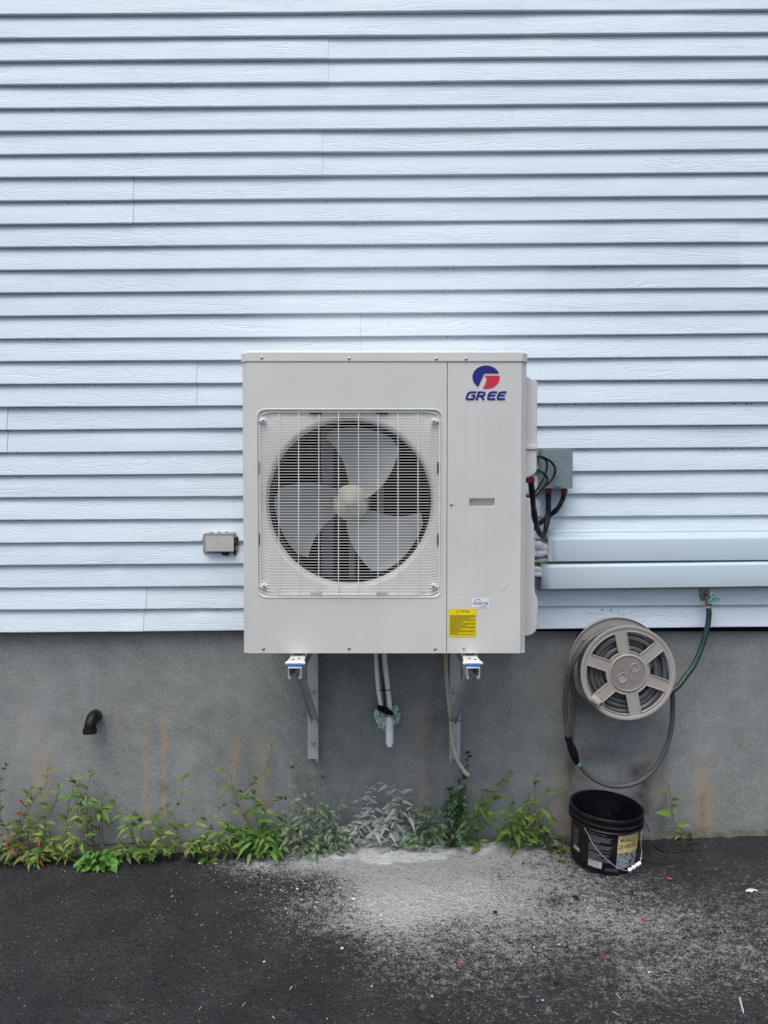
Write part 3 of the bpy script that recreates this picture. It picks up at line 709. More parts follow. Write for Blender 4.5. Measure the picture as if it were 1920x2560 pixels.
lpq = rrl(.0105, .024, YF + .004); gr.tube([lpq[i] for i in range(0, N, 2)], .0019, 6, closed=True)
for (x, y) in ((143, 370), (931, 373), (148, 1135), (928, 1135)):
    gr.lathe([(1e-6, .004), (.0095, .004), (.0105, .002), (.0105, -.012)], U(x, y, YF - .001), (0, -1, 0), 24)
    s_ = 1 if x < 500 else -1; q_ = U(x, y, YF); gr.box((min(q_.x, q_.x - s_ * .016), YF - .002, q_.z - .003), (max(q_.x, q_.x - s_ * .016), YF + .008, q_.z + .003))
grille = gr.build('fan_grille', M_grille, unit)
for (x, y) in ((143, 370), (931, 373), (148, 1135), (928, 1135)): screw(grille, U(x, y, YF - .0052), .0042)
for (a, b_, c, d) in ((360, 336, 414, 341), (665, 336, 718, 341), (362, 1166, 415, 1171), (665, 1166, 718, 1171), (125, 563, 130, 617), (125, 893, 130, 946), (946, 563, 951, 616), (946, 895, 951, 946)):
    q0 = U(a, b_, YF + .005); q1 = U(c, d, YF + .005); mb = MB(); mb.box((q0.x, YF + .0025, q1.z), (q1.x, YF + .012, q0.z)); mb.build('clip_slot', M_charred, unit)
# logo
YL = YF - .0009
mb = MB(); q0 = U(1072, 110); q1 = U(1273, 286)
def pz(l): return [(P(*c2(x, y), YL).x, P(*c2(x, y), YL).z) for x, y in l]
def arc(cx, cy, rx, ry, a0, a1, n=28): return [(cx + rx * math.cos(R(a0 + (a1 - a0) * i / n)), cy - ry * math.sin(R(a0 + (a1 - a0) * i / n))) for i in range(n + 1)]
emblem = MB(); emblem.plate(pz([(417, 465)] + arc(503, 360, 149, 126, 228, 20)[0:] + [(645, 320), (484, 320)]), [], YL - .0004, YL + .0006)
mb = emblem; e1 = mb.build('emblem', M_logo_b, unit, smooth=False)
mb = MB(); mb.plate(pz([(484, 345), (651, 345)] + arc(503, 360, 149, 126, 3, -103)[1:] + [(466, 485), (480, 462), (497, 425), (507, 392), (508, 372), (500, 356)]), [], YL - .0004, YL + .0006)
mb.build('emblem', M_logo_r, unit, smooth=False)
def ribbon(mb, pts, h):
    pts = [Vector((x, y, 0)) for x, y in pts]; m_ = len(pts); A = []; B = []
    for i in range(m_):
        t = (pts[min(i + 1, m_ - 1)] - pts[max(i - 1, 0)]).normalized(); n_ = Vector((-t.y, t.x, 0))
        k = 1.0
        if 0 < i < m_ - 1:
            t1 = (pts[i] - pts[i - 1]).normalized(); k = 1 / max(.6, abs(t1.dot(t)))
        A.append(pts[i] + n_ * h * k); B.append(pts[i] - n_ * h * k)
    vs2 = A + B; vs3 = []
    for q_ in vs2: w_ = P(*c2(q_.x, q_.y), YL); vs3.append((w_.x, YL, w_.z))
    mb.add(vs3, [(i, i + 1, m_ + i + 1, m_ + i) for i in range(m_ - 1)])
mb = MB(); zt2, zm, zb2 = 526, 562, 601; H = 9.6
def sh_(x, y): return (x + (605 - y) * .30, y)
def S_(l): return [sh_(a, b_) for a, b_ in l]
ribbon(mb, S_([(374, zt2 - 0), (318, zt2), (300, zt2 + 5), (288, 540), (284, 585), (290, 600), (302, zb2), (345, zb2), (360, 600), (366, 585), (366, zm)]), H + 1.0)
ribbon(mb, S_([(370, zm), (330, zm)]), H)
ribbon(mb, S_([(400, 612), (400, 517)]), H + 2.5)
ribbon(mb, S_([(400, zt2), (452, zt2), (466, zt2 + 6), (470, 540), (466, 556), (452, zm + 3), (412, zm + 3)]), H)
ribbon(mb, S_([(440, zm + 4), (480, 611)]), H + 3)
for ox in (0, 105):
    ribbon(mb, S_([(598 + ox, zt2), (548 + ox, zt2), (530 + ox, zt2 + 5), (520 + ox, 540), (518 + ox, 588), (524 + ox, 600), (536 + ox, zb2), (603 + ox, zb2)]), H + 1.2)
    ribbon(mb, S_([(528 + ox, zm), (590 + ox, zm)]), H)
mb.v = [q_ - Vector((0, .0006, 0)) for q_ in mb.v]
mb.build('brand_lettering', M_logo_b, unit, smooth=False)
# stickers
q0 = U(998, 1239); q1 = U(1125, 1368)
mb = MB(); mb.box((q0.x, YF - .0004, q1.z), (q1.x, YF + .0008, q0.z)); stk = mb.build('warning_sticker', M_stk_y, unit)
stk['label'] = 'yellow warning sticker at the lower left of the service panel'
mb = MB(); a = U(1052, 1258, YF - .0008); c = U(1092, 1245, YF - .0008); text_fit(mb, 'Warning', a.x, a.z, c.x, c.z, YF - .0008, .01)
t_ = [U(1032, 1258, YF), U(1048, 1258, YF), U(1040, 1244, YF)]; mb.tube([(k.x, YF - .0007, k.z) for k in t_], .0005, 4, closed=True); k = U(1040, 1253, YF); mb.box((k.x - .0004, YF - .0009, k.z - .0012), (k.x + .0004, YF - .0006, k.z + .0022))
mb.tube([(q0.x + .001, YF - .0005, q0.z - .001), (q1.x - .001, YF - .0005, q0.z - .001), (q1.x - .001, YF - .0005, q1.z + .001), (q0.x + .001, YF - .0005, q1.z + .001)], .0003, 4, closed=True)
mb.build('sticker_heading', M_ink, stk)
mb = MB(); rs = random.Random(3)
for i in range(22):
    y = 1269 + i * 4.25; x = 1003 + (3 if i % 3 else 0); end = 1121 if i % 4 != 3 else 1040 + rs.random() * 60
    while x < end:
        wv_ = min(end - x, 4 + rs.random() * 9); a = U(x, y + 1.25, YF); c = U(x + wv_, y - 1.25, YF); mb.box((a.x, YF - .0008, a.z), (c.x, YF - .0003, c.z)); x += wv_ + 1.6
mb.build('sticker_small_print', M_inky, stk)
q0 = U(1106, 1193); q1 = U(1185, 1233)
mb = MB(); mb.box((q0.x, YF - .0004, q1.z), (q1.x, YF + .0008, q0.z)); stw = mb.build('inverter_sticker', M_stk_w, unit)
mb = MB(); a = U(1111, 1221, YF - .0008); c = U(1180, 1208, YF - .0008); text_fit(mb, 'INVERTER', a.x, a.z, c.x, c.z, YF - .0008, .004, .2)
mb.build('sticker_lettering', M_inkb, stw)
def arcw(cx, cy, rx, ry, a0, a1, w0): 
    pts = arc(cx, cy, rx, ry, a0, a1, 16); qs = [U(x, y, YF) for x, y in pts]; m2 = MB(); nq = len(qs)
    m2.tube([(k.x, YF - .0006, k.z) for k in qs], [max(.0003, w0 * math.sin(math.pi * (i + .5) / nq)) for i in range(nq)], 4, flat=.3); return m2
arcw(1133, 1209, 18, 13, 20, 175, .0011).build('sticker_swoosh', M_ink, stw); arcw(1157, 1216, 18, 13, 200, 355, .0013).build('sticker_swoosh', M_inkg, stw)
# side covers on the right flank
def sideprof(pts, y0, y1, name, m_=M_paint2, bev=.004):
    mb = MB(); lp = [(P(x, y, y0).x, P(x, y, y0).z) for x, y in pts]; mb.plate(lp, [], y0, y1); return mb.build(name, m_, unit, bevel=bev, seg=3)
xin = 1290
up_ = sideprof([(xin, 938), c2(965, 355), c2(1000, 375), c2(1066, 415), c2(1062, 800), c2(1058, 1108), c2(1058, 1375), c2(1045, 1405), c2(1000, 1440), c2(940, 1462), (xin, 1196)], -.50, -.27, 'terminal_cover')
mb = MB(); q0 = P(*c2(950, 1107), -.505); q1 = P(*c2(1062, 1150), -.505); mb.box((xr - .003, -.507, q1.z), (q1.x, -.27, q0.z)); mb.build('cover_band', M_paint2, unit, bevel=.002)
lo_ = sideprof([(xin, 1240), c3(190, 862), c3(243, 868), c3(243, 1100), c3(290, 1210), c3(302, 1500), c3(300, 2060), (1339, 1487), (1343, 1494), (1345, 1503), (1344.5, 1562), (1341, 1578), (1333, 1586), (1322, 1591), (xin, 1592)], -.47, -.22, 'valve_cover', bev=.006)
for (x, y) in (c2(967, 295), c2(960, 690), c2(952, 1083), c2(952, 1172)):
    mb = MB(); q_ = P(x, y, -.505); mb.disc((q_.x, -.50, q_.z), .003, (0, -1, 0), .003, 12) if False else mb.disc((xr - .004, -.52, q_.z), .0032, (1, 0, 0), .007, 12); mb.build('screw', M_screw, unit)
# feet
for s_ in (-1, 1):
    fxc = s_ * .318; zf = zb_
    mb = MB(); 
    # flared pressed-steel foot reaching out in front of the case
    y0, y1 = -.672, YF + .03
    lf = [(-.036, y0), (.036, y0), (.030, y0 + .03), (.026, y1), (-.026, y1), (-.030, y0 + .03)]
    zz = zf - .012
    mb.add([(fxc + a, b_, zz) for a, b_ in lf] + [(fxc + a, b_, zz - .003) for a, b_ in lf], [(0, 1, 2, 3, 4, 5), (11, 10, 9, 8, 7, 6)] + [(i, (i + 1) % 6, 6 + (i + 1) % 6, 6 + i) for i in range(6)])
    mb.box((fxc - .036, y0 - .001, zz - .008), (fxc + .036, y0 + .002, zz - .001))
    mb.box((fxc - .030, y1 - .02, zz), (fxc - .026, y1 + .01, zf)); mb.box((fxc + .026, y1 - .02, zz), (fxc + .030, y1 + .01, zf))
    for dx in (-.020, .020): mb.tube(spline([(fxc + dx, y0 + .012, zz), (fxc + dx * .95, y0 + .04, zz + .001), (fxc + dx * .9, y1, zz + .001)], 4), [.003] * 9, 8, flat=.5)
    ft = mb.build('foot', M_foot, unit, bevel=.001)
    mb = MB(); mb.disc((fxc + .008 * -s_, y0 + .045, zz), .007, (0, 0, 1), .002, 18); mb.disc((fxc + .008 * -s_, y0 + .045, zz + .002), .0048, (0, 0, 1), .005, 6); mb.build('foot_bolt', M_screw, ft)
    mb = MB(); mb.lump((fxc - .012 * s_ * -1, y0 + .04, zz + .0005), (.006, .006, .0008), 2, 2, .1); mb.build('foot_slot', M_charred, ft)
# glands under the terminal cover
gl = P(*c2(985, 1475), -.42)
def gland(parent, q_, r=.011, h=.020, ax=(0, 0, -1)):
    mb = MB(); mb.lathe([(1e-6, 0), (r * .85, 0), (r * .85, h * .25), (r, h * .3), (r * 1.05, h * .7), (r * .9, h), (r * .6, h)], q_, ax, 8); return mb.build('cable_gland', M_red, parent)
gland(unit, P(*c2(1000, 1445), -.42), .0125, .024); gland(unit, P(*c2(962, 1458), -.46), .009, .02)

# ================================================================= BRACKETS
def bracket(s_, label):
    xc = s_ * .318; t = thing('wall_bracket', (xc, .0, .42), label, 'bracket', 'steel brackets carrying the heat pump')
    z1 = P(760, 1669, -.69).z; zbot = P(*c4(375, 850), -.03).z
    # wall rail: channel with a folded flange
    w2 = .0215; o_ = -s_
    mb = MB(); mb.box((xc - w2, -.030, zbot), (xc + w2, -.026, z1 + .14)); ex = xc - s_ * w2
    mb.box((ex - .0035, -.048, zbot - .006), (ex + .0035, .013, z1 + .14)); mb.box((xc + s_ * w2 - .002, -.030, zbot + .0), (xc + s_ * w2 + .002, .013, z1 + .14)); mb.build('wall_rail', M_bracket, t, bevel=.0015)
    # arm: open C channel, mouth facing down and front end showing
    aw, ah, th = .0245, .040, .0045; y0, y1 = -.688, -.03
    prof = [(-aw, 0), (aw, 0), (aw, -ah), (aw - .010, -ah - .004), (aw - .011, -ah + .002), (aw - th - .001, -ah + .008), (aw - th, -th - .003), (aw - th - .003, -th), (-aw + th + .003, -th), (-aw + th, -th - .003), (-aw + th + .001, -ah + .008), (-aw + .011, -ah + .002), (-aw + .010, -ah - .004), (-aw, -ah)]
    mb = MB(); mb.plate([(xc + a, z1 + b_) for a, b_ in prof], [], y0, y1); mb.build('arm', M_steel, t, bevel=.001)
    # brace
    a = Vector((xc - s_ * .006, -.60, z1 - .03)); c = Vector((xc - s_ * .012, -.05, P(*c4(380, 590), -.05).z)); d = (c - a).normalized(); side = Vector((1, 0, 0)); up = d.cross(side).normalized()
    mb = MB()
    for (u0, u1, v0, v1) in ((-.014, .014, -.0015, .0015), (-.016, -.013, -.016, .0015), (.013, .016, -.016, .0015)):
        vs2 = [];
        for e in (a, c):
            for (u_, v_) in ((u0, v0), (u1, v0), (u1, v1), (u0, v1)): vs2.append(e + side * u_ + up * -v_)
        mb.add(vs2, [(0, 1, 2, 3), (7, 6, 5, 4), (0, 4, 5, 1), (1, 5, 6, 2), (2, 6, 7, 3), (3, 7, 4, 0)])
    mb.build('brace', M_steel, t, bevel=.0008)
    for y in (400, 740):
        q_ = P(*c4(376 if s_ < 0 else 1330, y), -.03); mb = MB(); mb.disc((xc - s_ * .002, -.030, q_.z), .0105, (0, -1, 0), .002, 22); mb.disc((xc - s_ * .002, -.032, q_.z), .0075, (0, -1, 0), .006, 6); mb.lathe([(.0001, .009), (.0035, .009), (.004, .0)], (xc - s_ * .002, -.038, q_.z), (0, -1, 0), 12)
        mb.build('bolt', M_screw, t)
    mb = MB(); mb.box((xc - .023, -.680, z1 + .0005), (xc + .023, -.62, z1 + (zb_ - .0155 - z1) )); mb.build('rubber_pad', M_blue, t, bevel=.002)
    mb = MB(); mb.box((xc - .026, -.66, z1 - .001), (xc + .026, -.60, z1 + .0025)); mb.build('clamp_plate', M_steel, t)
    return t
bracket(-1, 'left steel wall bracket with blue pad, nearer the white corrugated conduits')
bracket(1, 'right steel wall bracket with blue pad, beige drain hose tied to its brace')

# ================================================================= HOSES BELOW THE UNIT
def corr(path, r, amp, pitch=.006, n=14, k=26):
    pts = spline(path, k); out = []; rs_ = []; L = 0
    # resample evenly
    acc = [0]
    for i in range(1, len(pts)): acc.append(acc[-1] + (pts[i] - pts[i - 1]).length)
    tot = acc[-1]; st_ = pitch / 4; i = 0; d = 0; c = 0
    while d < tot:
        while acc[i + 1] < d: i += 1
        t = (d - acc[i]) / max(1e-9, acc[i + 1] - acc[i]); out.append(pts[i].lerp(pts[i + 1], t)); rs_.append(r + (amp if c % 4 in (0, 1) else -amp)); c += 1; d += st_
    m_ = MB(); m_.tube(out, rs_, n); return m_
cb = thing('conduit_bundle', P(968, 1785, -.03), 'white corrugated conduits hanging under the unit into a foam plug in the wall', 'conduit')
corr([P(*c4(800, 60), -.20), P(*c4(806, 220), -.17), P(*c4(818, 380), -.11), P(*c4(836, 490), -.05), P(*c4(845, 540), -.0)], .0085, .0008).build('corrugated_hose', M_white, cb)
corr([P(*c4(855, 60), -.20), P(*c4(862, 200), -.17), P(*c4(880, 360), -.11), P(*c4(893, 490), -.05), P(*c4(890, 560), -.0)], .0100, .0008).build('corrugated_hose', M_white, cb)
mb = MB(); mb.tube(spline([P(*c4(820, 60), -.215), P(*c4(832, 220), -.19), P(*c4(848, 330), -.14), P(*c4(858, 420), -.095), P(*c4(862, 500), -.07), P(*c4(870, 560), -.03)], 6), .0033, 8); mb.build('black_cable', M_cable, cb)
mb = MB(); q_ = P(*c4(860, 388), -.115); mb.tube([q_ + Vector((.0235 * math.cos(a), .0135 * math.sin(a), .002 * math.cos(a + 1))) for a in np.linspace(0, 2 * math.pi, 24)[:-1]], .0018, 6, closed=True); mb.build('cable_tie', M_black, cb)
mb = MB(); rs = random.Random(4)
for (x, y, r_) in ((830, 570, 34), (850, 610, 30), (820, 540, 24), (920, 530, 26), (940, 560, 26), (895, 570, 28), (935, 510, 18), (862, 640, 16), (925, 590, 20), (845, 590, 30), (945, 585, 16), (805, 560, 17)):
    mb.lump(P(*c4(x, y), -.022), (r_ / 1520, .026, r_ / 1450), x, 3, .75, 1.9)
mb.build('foam_plug', M_foam, cb, angle=60)
mb = MB()
for (x, y, r_) in ((838, 510, 24), (862, 520, 24), (885, 535, 20), (905, 545, 14), (830, 495, 16)): mb.lump(P(*c4(x, y), -.055), (r_ / 1500, .012, r_ / 1900), y, 3, .8, 2)
mb.tube(spline([P(*c4(905, 545), -.06), P(*c4(925, 555), -.065), P(*c4(938, 585), -.06)], 4), .002, 6); mb.build('black_tape', M_black, cb)
mb = MB(); pa = P(*c4(893, 575), -.03); pb = P(*c4(894, 750), -.075); d = pb - pa; mb.lathe([(.0170, 0), (.0172, d.length * .92), (.0164, d.length), (.0122, d.length + .001), (.0118, d.length + .012), (.0095, d.length + .012), (.0093, d.length - .01), (1e-6, d.length - .01)], pa, d, 28); mb.build('pipe_stub', M_stub, cb)
mb = corr([P(*c4(1270, 60), -.14), P(*c4(1270, 240), -.125), P(*c4(1282, 400), -.10), P(*c4(1300, 580), -.085), P(*c4(1312, 720), -.07), P(*c4(1345, 850), -.05), P(*c4(1392, 925), -.045), P(*c4(1420, 955), -.045)], .0082, .0006, .0055)
dh = thing('drain_hose', P(*c4(1420, 955), -.045), 'beige ribbed drain hose hanging from the unit beside the right bracket', 'hose'); mb.build('ribbed_tube', M_beige, dh)
mb = MB(); a = P(*c4(1385, 928), -.045); c = P(*c4(1422, 958), -.045); d = c - a; mb.lathe([(.0085, -.002), (.0105, 0), (.0105, d.length * .8), (.0085, d.length), (.006, d.length), (.006, d.length * .5)], a, d, 18); mb.build('end_cuff', M_beige, dh)
mb = MB(); q_ = P(*c4(1325, 588), -.095); mb.tube([q_ + Vector((.026 * math.cos(a), .022 * math.sin(a), .003 * math.cos(a + 2.5))) for a in np.linspace(0, 2 * math.pi, 24)[:-1]], .0016, 6, closed=True); mb.tube([q_ + Vector((.002, -.022, -.003)), q_ + Vector((.007, -.026, -.010))], .0018, 6); mb.tube([q_ + Vector((.002, -.022, -.003)), q_ + Vector((.020, -.022, .003))], .0016, 6)
tag(mb.build('cable_tie', M_black, org=q_), 'black cable tie holding the beige hose to the right bracket brace', 'cable tie')

# ================================================================= OUTLET BOX + ELBOW (left)
oc = P(*c7(1422, 300), -.045); q0 = P(*c7(1330, 243), -.055); q1 = P(*c7(1515, 361), -.055)
ob = thing('outlet_box', (oc.x, 0, oc.z), 'small beige rectangular outlet box caulked into the siding left of the unit', 'outlet box')
mb = MB(); mb.plate(rrect(q0.x + .003, q1.z + .003, q1.x - .003, q0.z - .003, .003, 3), [], -.046, -.012); mb.build('box_body', M_outlet, ob, bevel=.001)
mb = MB(); mb.plate(rrect(q0.x, q1.z, q1.x, q0.z - .006, .004, 3), [], -.055, -.047); mb.build('cover', M_outlet, ob, bevel=.0025, seg=3)
mb = MB(); mb.box((q0.x - .001, -.058, q0.z - .0035), (q1.x + .001, -.046, q0.z)); mb.tube([(q0.x, -.052, q0.z - .004), (q1.x, -.052, q0.z - .004)], .0018, 8); mb.build('hinge', M_outlet, ob)
mb = MB(); rs = random.Random(8); lp = []
for i in range(70):
    a = 2 * math.pi * i / 70; r_ = ray_rr(a, q0.x - .017, q1.x + .012, q1.z - .009, q0.z + .004, .014, oc.x, oc.z) + .008 * mnoise.noise(Vector((math.cos(a) * 4, math.sin(a) * 4, 2)))
    lp.append((oc.x + r_ * math.cos(a), oc.z + r_ * math.sin(a)))
mb.plate(lp, [], -.034, -.008); mb.build('caulk_seal', M_caulk, ob, bevel=.002)
mb = MB()
for i in range(14):
    x, y = (1515 + rs.random() * 22, 250 + rs.random() * 125) if i < 9 else (1440 + rs.random() * 80, 368 + rs.random() * 8)
    mb.lump(P(*c7(x, y), -.035), (.006, .004, .009), i, 2, .8, 2)
mb.tube([P(*c7(1525, 310), -.028), P(*c7(1550, 315), -.026)], [.004, .001], 6); mb.build('tar_smear', M_tar, ob)
ep = thing('pipe_elbow', P(*c7(610, 1430), 0), 'black plastic pipe elbow sticking out of the foundation at left', 'pipe')
pth = spline([P(*c7(618, 1425), .02), P(*c7(612, 1428), -.03), P(*c7(600, 1440), -.058), P(*c7(588, 1475), -.078), P(*c7(583, 1508), -.082)], 7)
mb = MB(); mb.tube(pth, .0255, 28); mb.tube([P(*c7(606, 1434), -.038), P(*c7(603, 1437), -.052)], .0275, 28); mb.build('elbow_body', M_black, ep)
a = P(*c7(583, 1505), -.082); mb = MB(); mb.lathe([(.0255, 0), (.0295, .001), (.0300, .022), (.028, .024), (.024, .024), (.024, .005), (1e-6, .005)], a, P(*c7(581, 1560), -.088) - a, 32); mb.build('elbow_socket', M_black, ep)
mb = MB(); mb.tube([P(*c7(618, 1424), .016), P(*c7(616, 1425), -.012)], [.029, .0265], 28); mb.build('wall_collar', M_black, ep)

# ================================================================= DISCONNECT BOX, CABLES
YD = -.115
q0 = P(*c2(1113, 1150), YD); q1 = P(*c2(1447, 1578), YD)
db = thing('disconnect_box', ((q0.x + q1.x) / 2, -.02, q1.z), 'grey metal disconnect box on the siding right of the unit', 'electrical box')
mb = MB(); mb.box((q0.x + .002, YD + .012, q1.z + .004), (q1.x - .004, -.014, q0.z - .003)); mb.box((q0.x - .022, -.05, q0.z - .035), (q0.x + .003, -.014, q0.z - .004)); mb.build('box_body', M_box, db, bevel=.0015)
mb = MB(); mb.box((q0.x, YD, q1.z), (q1.x, YD + .0035, q0.z)); mb.box((q0.x, YD + .003, q0.z - .003), (q1.x, YD + .02, q0.z)); mb.box((q0.x - .0005, YD + .003, q1.z), (q0.x + .0018, YD + .02, q0.z)); mb.box((q1.x - .0018, YD + .003, q1.z), (q1.x + .0005, YD + .02, q0.z)); cov = mb.build('box_cover', M_box, db, bevel=.0012)
mb = MB(); rs = random.Random(5)
def ds(l, r=.0009): mb.tube(spline([P(*c2(x, y), YD - .0002) for x, y in l], 5), r, 6)
ds([(1225, 1290), (1245, 1262), (1275, 1270), (1285, 1300), (1260, 1320)]); ds([(1240, 1310), (1280, 1345), (1320, 1330), (1375, 1285)]); ds([(1300, 1345), (1340, 1325), (1378, 1300)])
ds([(1290, 1350), (1335, 1370), (1290, 1390), (1335, 1405), (1300, 1425)]); ds([(1320, 1235), (1345, 1250), (1340, 1270)]); ds([(1350, 1230), (1375, 1255), (1360, 1270)]); ds([(1190, 1240), (1205, 1225)]); ds([(1310, 1350), (1345, 1380), (1305, 1400)])
for yy in (1438, 1450, 1463): mb.tube([P(*c2(1240, yy), YD - .0001), P(*c2(1352, yy), YD - .0001)], .0007, 5)
mb.build('embossed_mark', M_box, cov)
mb = MB(); mb.tube(spline([P(*c2(1252, 1560), YD - .004), P(*c2(1270, 1556), YD - .007), P(*c2(1300, 1566), YD - .008), P(*c2(1325, 1558), YD - .004)], 4), .0016, 8); mb.build('latch_wire', M_black, db)
gA = P(*c2(1183, 1578), -.075); gB = P(*c2(1355, 1578), -.075)
for g_ in (gA, gB): gland(db, Vector((g_.x, g_.y, q1.z + .004)), .0145, .026)
def cable(name, pts, r, label, flatn=1, tw=False, n=12):
    pp = spline(pts, 10); mb = MB()
    rr_ = [r * (1 + (.10 * math.sin(i * .55) if tw else 0)) for i in range(len(pp))]
    mb.tube(pp, rr_, n)
    if tw:   # spiral ridge of the taped jacket
        for ph in (0, math.pi):
            sp = []
            for i, q_ in enumerate(pp):
                t = (pp[min(i + 1, len(pp) - 1)] - pp[max(i - 1, 0)]).normalized(); u_ = t.orthogonal().normalized(); u_ = (Vector((0, -1, 0)) - t * t.dot(Vector((0, -1, 0)))).normalized(); v_ = t.cross(u_)
                sp.append(q_ + (u_ * math.cos(i * .22 + ph) + v_ * math.sin(i * .22 + ph)) * r * .55)
            mb.tube(sp, r * .62, 8)
    return tag(mb.build(name, M_cable, org=pts[0]), label, 'cable')
cable('power_whip', [P(*c3(245, 640), -.42), P(*c3(265, 800), -.40), P(*c3(285, 1020), -.34), P(*c3(320, 1220), -.27), P(*c3(375, 1350), -.20), P(*c3(420, 1360), -.16), P(*c3(450, 1240), -.12), P(*c3(478, 1020), -.085), P(*c3(478, 800), -.075)], .0108, 'thick black flexible conduit looping from the unit up to the grey box', tw=True)
cable('power_whip', [P(*c3(690, 790), -.075), P(*c3(660, 900), -.078), P(*c3(590, 1020), -.08), P(*c3(480, 1110), -.07), P(*c3(360, 1210), -.10), P(*c3(290, 1270), -.22)], .0096, 'thick black flexible conduit from the right hub of the grey box down behind the unit', tw=True)
CB1 = lambda x, y, Y: P(*c3(x, y), Y)
cable('control_cable', [CB1(300, 325, -.22), CB1(370, 325, -.18), CB1(450, 380, -.15), CB1(458, 480, -.14), CB1(420, 600, -.15), CB1(370, 690, -.17), CB1(310, 790, -.22)], .0046, 'thin black cable, inner loop in front of the grey box', n=8)
cable('control_cable', [CB1(300, 318, -.21), CB1(400, 330, -.17), CB1(520, 400, -.14), CB1(570, 500, -.14), CB1(530, 620, -.14), CB1(440, 710, -.16), CB1(370, 780, -.19), CB1(310, 850, -.23)], .0050, 'thin black cable, widest loop across the grey box', n=8)
cable('control_cable', [CB1(300, 495, -.22), CB1(370, 515, -.19), CB1(440, 575, -.17), CB1(465, 630, -.16), CB1(420, 720, -.18), CB1(350, 800, -.21), CB1(290, 850, -.24), CB1(200, 855, -.26)], .0046, 'thin black cable, lowest and shortest loop beside the unit', n=8)

# ================================================================= LINE SET COVERS
def linecover(x0px, yt0, yb0, ytR, ybR, depth, label, ins):
    Yf = -depth; a0 = P(x0px, yt0, Yf); b0 = P(x0px, yb0, Yf); aR = P(1920, ytR, Yf); bR = P(1920, ybR, Yf)
    sl_ = (aR.z - a0.z) / (aR.x - a0.x); x0 = a0.x; x1 = 4.0; h = a0.z - b0.z
    t = thing('line_set_cover', (x0, -.02, b0.z), label, 'duct cover', 'metal covers over the pipe runs')
    def sec(x, z0): return [(x, -.0285, z0 + h + .040), (x, -.0285, z0 + h + .024), (x, -.031, z0 + h + .021), (x, Yf + .012, z0 + h + .010), (x, Yf + .001, z0 + h), (x, Yf, z0 + h - .003), (x, Yf, z0 + .002), (x, Yf + .002, z0), (x, -.030, z0 - .001), (x, -.028, z0 - .016)]
    mb = MB(); NN = 60; vs2 = []; m_ = 10
    for i in range(NN + 1):
        x = x0 + (x1 - x0) * (i / NN); wob = .0012 * mnoise.noise(Vector((x * 2, h * 50, 0)))
        vs2 += [(p_[0], p_[1] + wob, p_[2]) for p_ in sec(x, b0.z + sl_ * (x - x0))]
    fs2 = [(i * m_ + j, i * m_ + j + 1, (i + 1) * m_ + j + 1, (i + 1) * m_ + j) for i in range(NN) for j in range(m_ - 1)]
    mb.add(vs2, fs2); o = mb.build('channel', M_cover, t, angle=25, recalc=False)
    so_ = o.modifiers.new('thick', 'SOLIDIFY'); so_.thickness = .0012; so_.offset = 0
    return t, a0, b0, h, sl_
lu, ua, ub, uh, us = linecover(c8(546, 0)[0], c8(0, 100)[1], c8(0, 210)[1], c8(0, 92)[1], c8(0, 198)[1], .085, 'upper pale blue-grey line set cover, with a short end sleeve, right of the unit', None)
ll, la, lb, lh, ls = linecover(c8(511, 0)[0], c8(0, 240)[1], c8(0, 350)[1], c8(0, 225)[1], c8(0, 332)[1], .095, 'lower pale blue-grey line set cover, just above the tap and hose reel', None)
mb = MB(); xx = P(*c8(568, 150), -.087).x
mb.box((ub.x - .001, -.0865, ub.z + .001), (xx, -.0855, ub.z + uh - .002)); mb.build('end_sleeve', M_cover, lu)
def smallscrew(par, px, py, Y):
    mb = MB(); mb.lathe([(1e-6, .003), (.003, .003), (.0045, .0)], P(px, py, Y), (0, -1, 0), 12); mb.lathe([(.0055, 0), (.0055, .001), (.004, .0012)], P(px, py, Y), (0, -1, 0), 14); mb.build('screw', M_cover, par)
smallscrew(lu, *c8(588, 75), -.029); smallscrew(lu, *c8(568, 217), -.031); smallscrew(lu, *c8(1148, 212), -.031); smallscrew(ll, *c8(1600, 350), -.03)
ip = thing('insulated_pipes', P(*c8(500, 150), -.1), 'white wrapped pipes entering the upper line set cover from the unit', 'pipe')
mb = MB(); mb.tube(spline([P(*c8(440, 130), -.22), P(*c8(490, 128), -.10), P(*c8(520, 138), -.065), P(*c8(600, 140), -.055)], 6), [.019 + .003 * math.sin(i * 1.9) for i in range(19)], 16); mb.build('wrapped_pipe', M_lineins, ip)
mb = MB(); mb.tube(spline([P(*c8(440, 168), -.22), P(*c8(490, 172), -.11), P(*c8(520, 168), -.07), P(*c8(600, 165), -.055)], 6), [.015 + .002 * math.sin(i * 2.3) for i in range(19)], 14); mb.build('wrapped_pipe', M_lineins, ip)
mb = MB(); mb.tube(spline([P(*c8(440, 195), -.22), P(*c8(490, 190), -.11), P(*c8(530, 184), -.07), P(*c8(600, 182), -.05)], 6), .0035, 8); mb.build('black_cable', M_cable, ip)
corr([P(*c8(440, 216), -.2), P(*c8(500, 206), -.09), P(*c8(600, 200), -.05)], .008, .0006).build('ribbed_tube', M_beige, ip)
ip2 = thing('insulated_pipes', P(*c8(495, 260), -.1), 'silvery wrapped pipes entering the lower line set cover from the unit', 'pipe')
mb = MB(); mb.tube(spline([P(*c8(440, 240), -.22), P(*c8(490, 250), -.10), P(*c8(515, 262), -.07), P(*c8(600, 265), -.06)], 6), [.015 + .002 * math.sin(i * 1.9) for i in range(19)], 16); mb.build('wrapped_pipe', M_lineins, ip2)
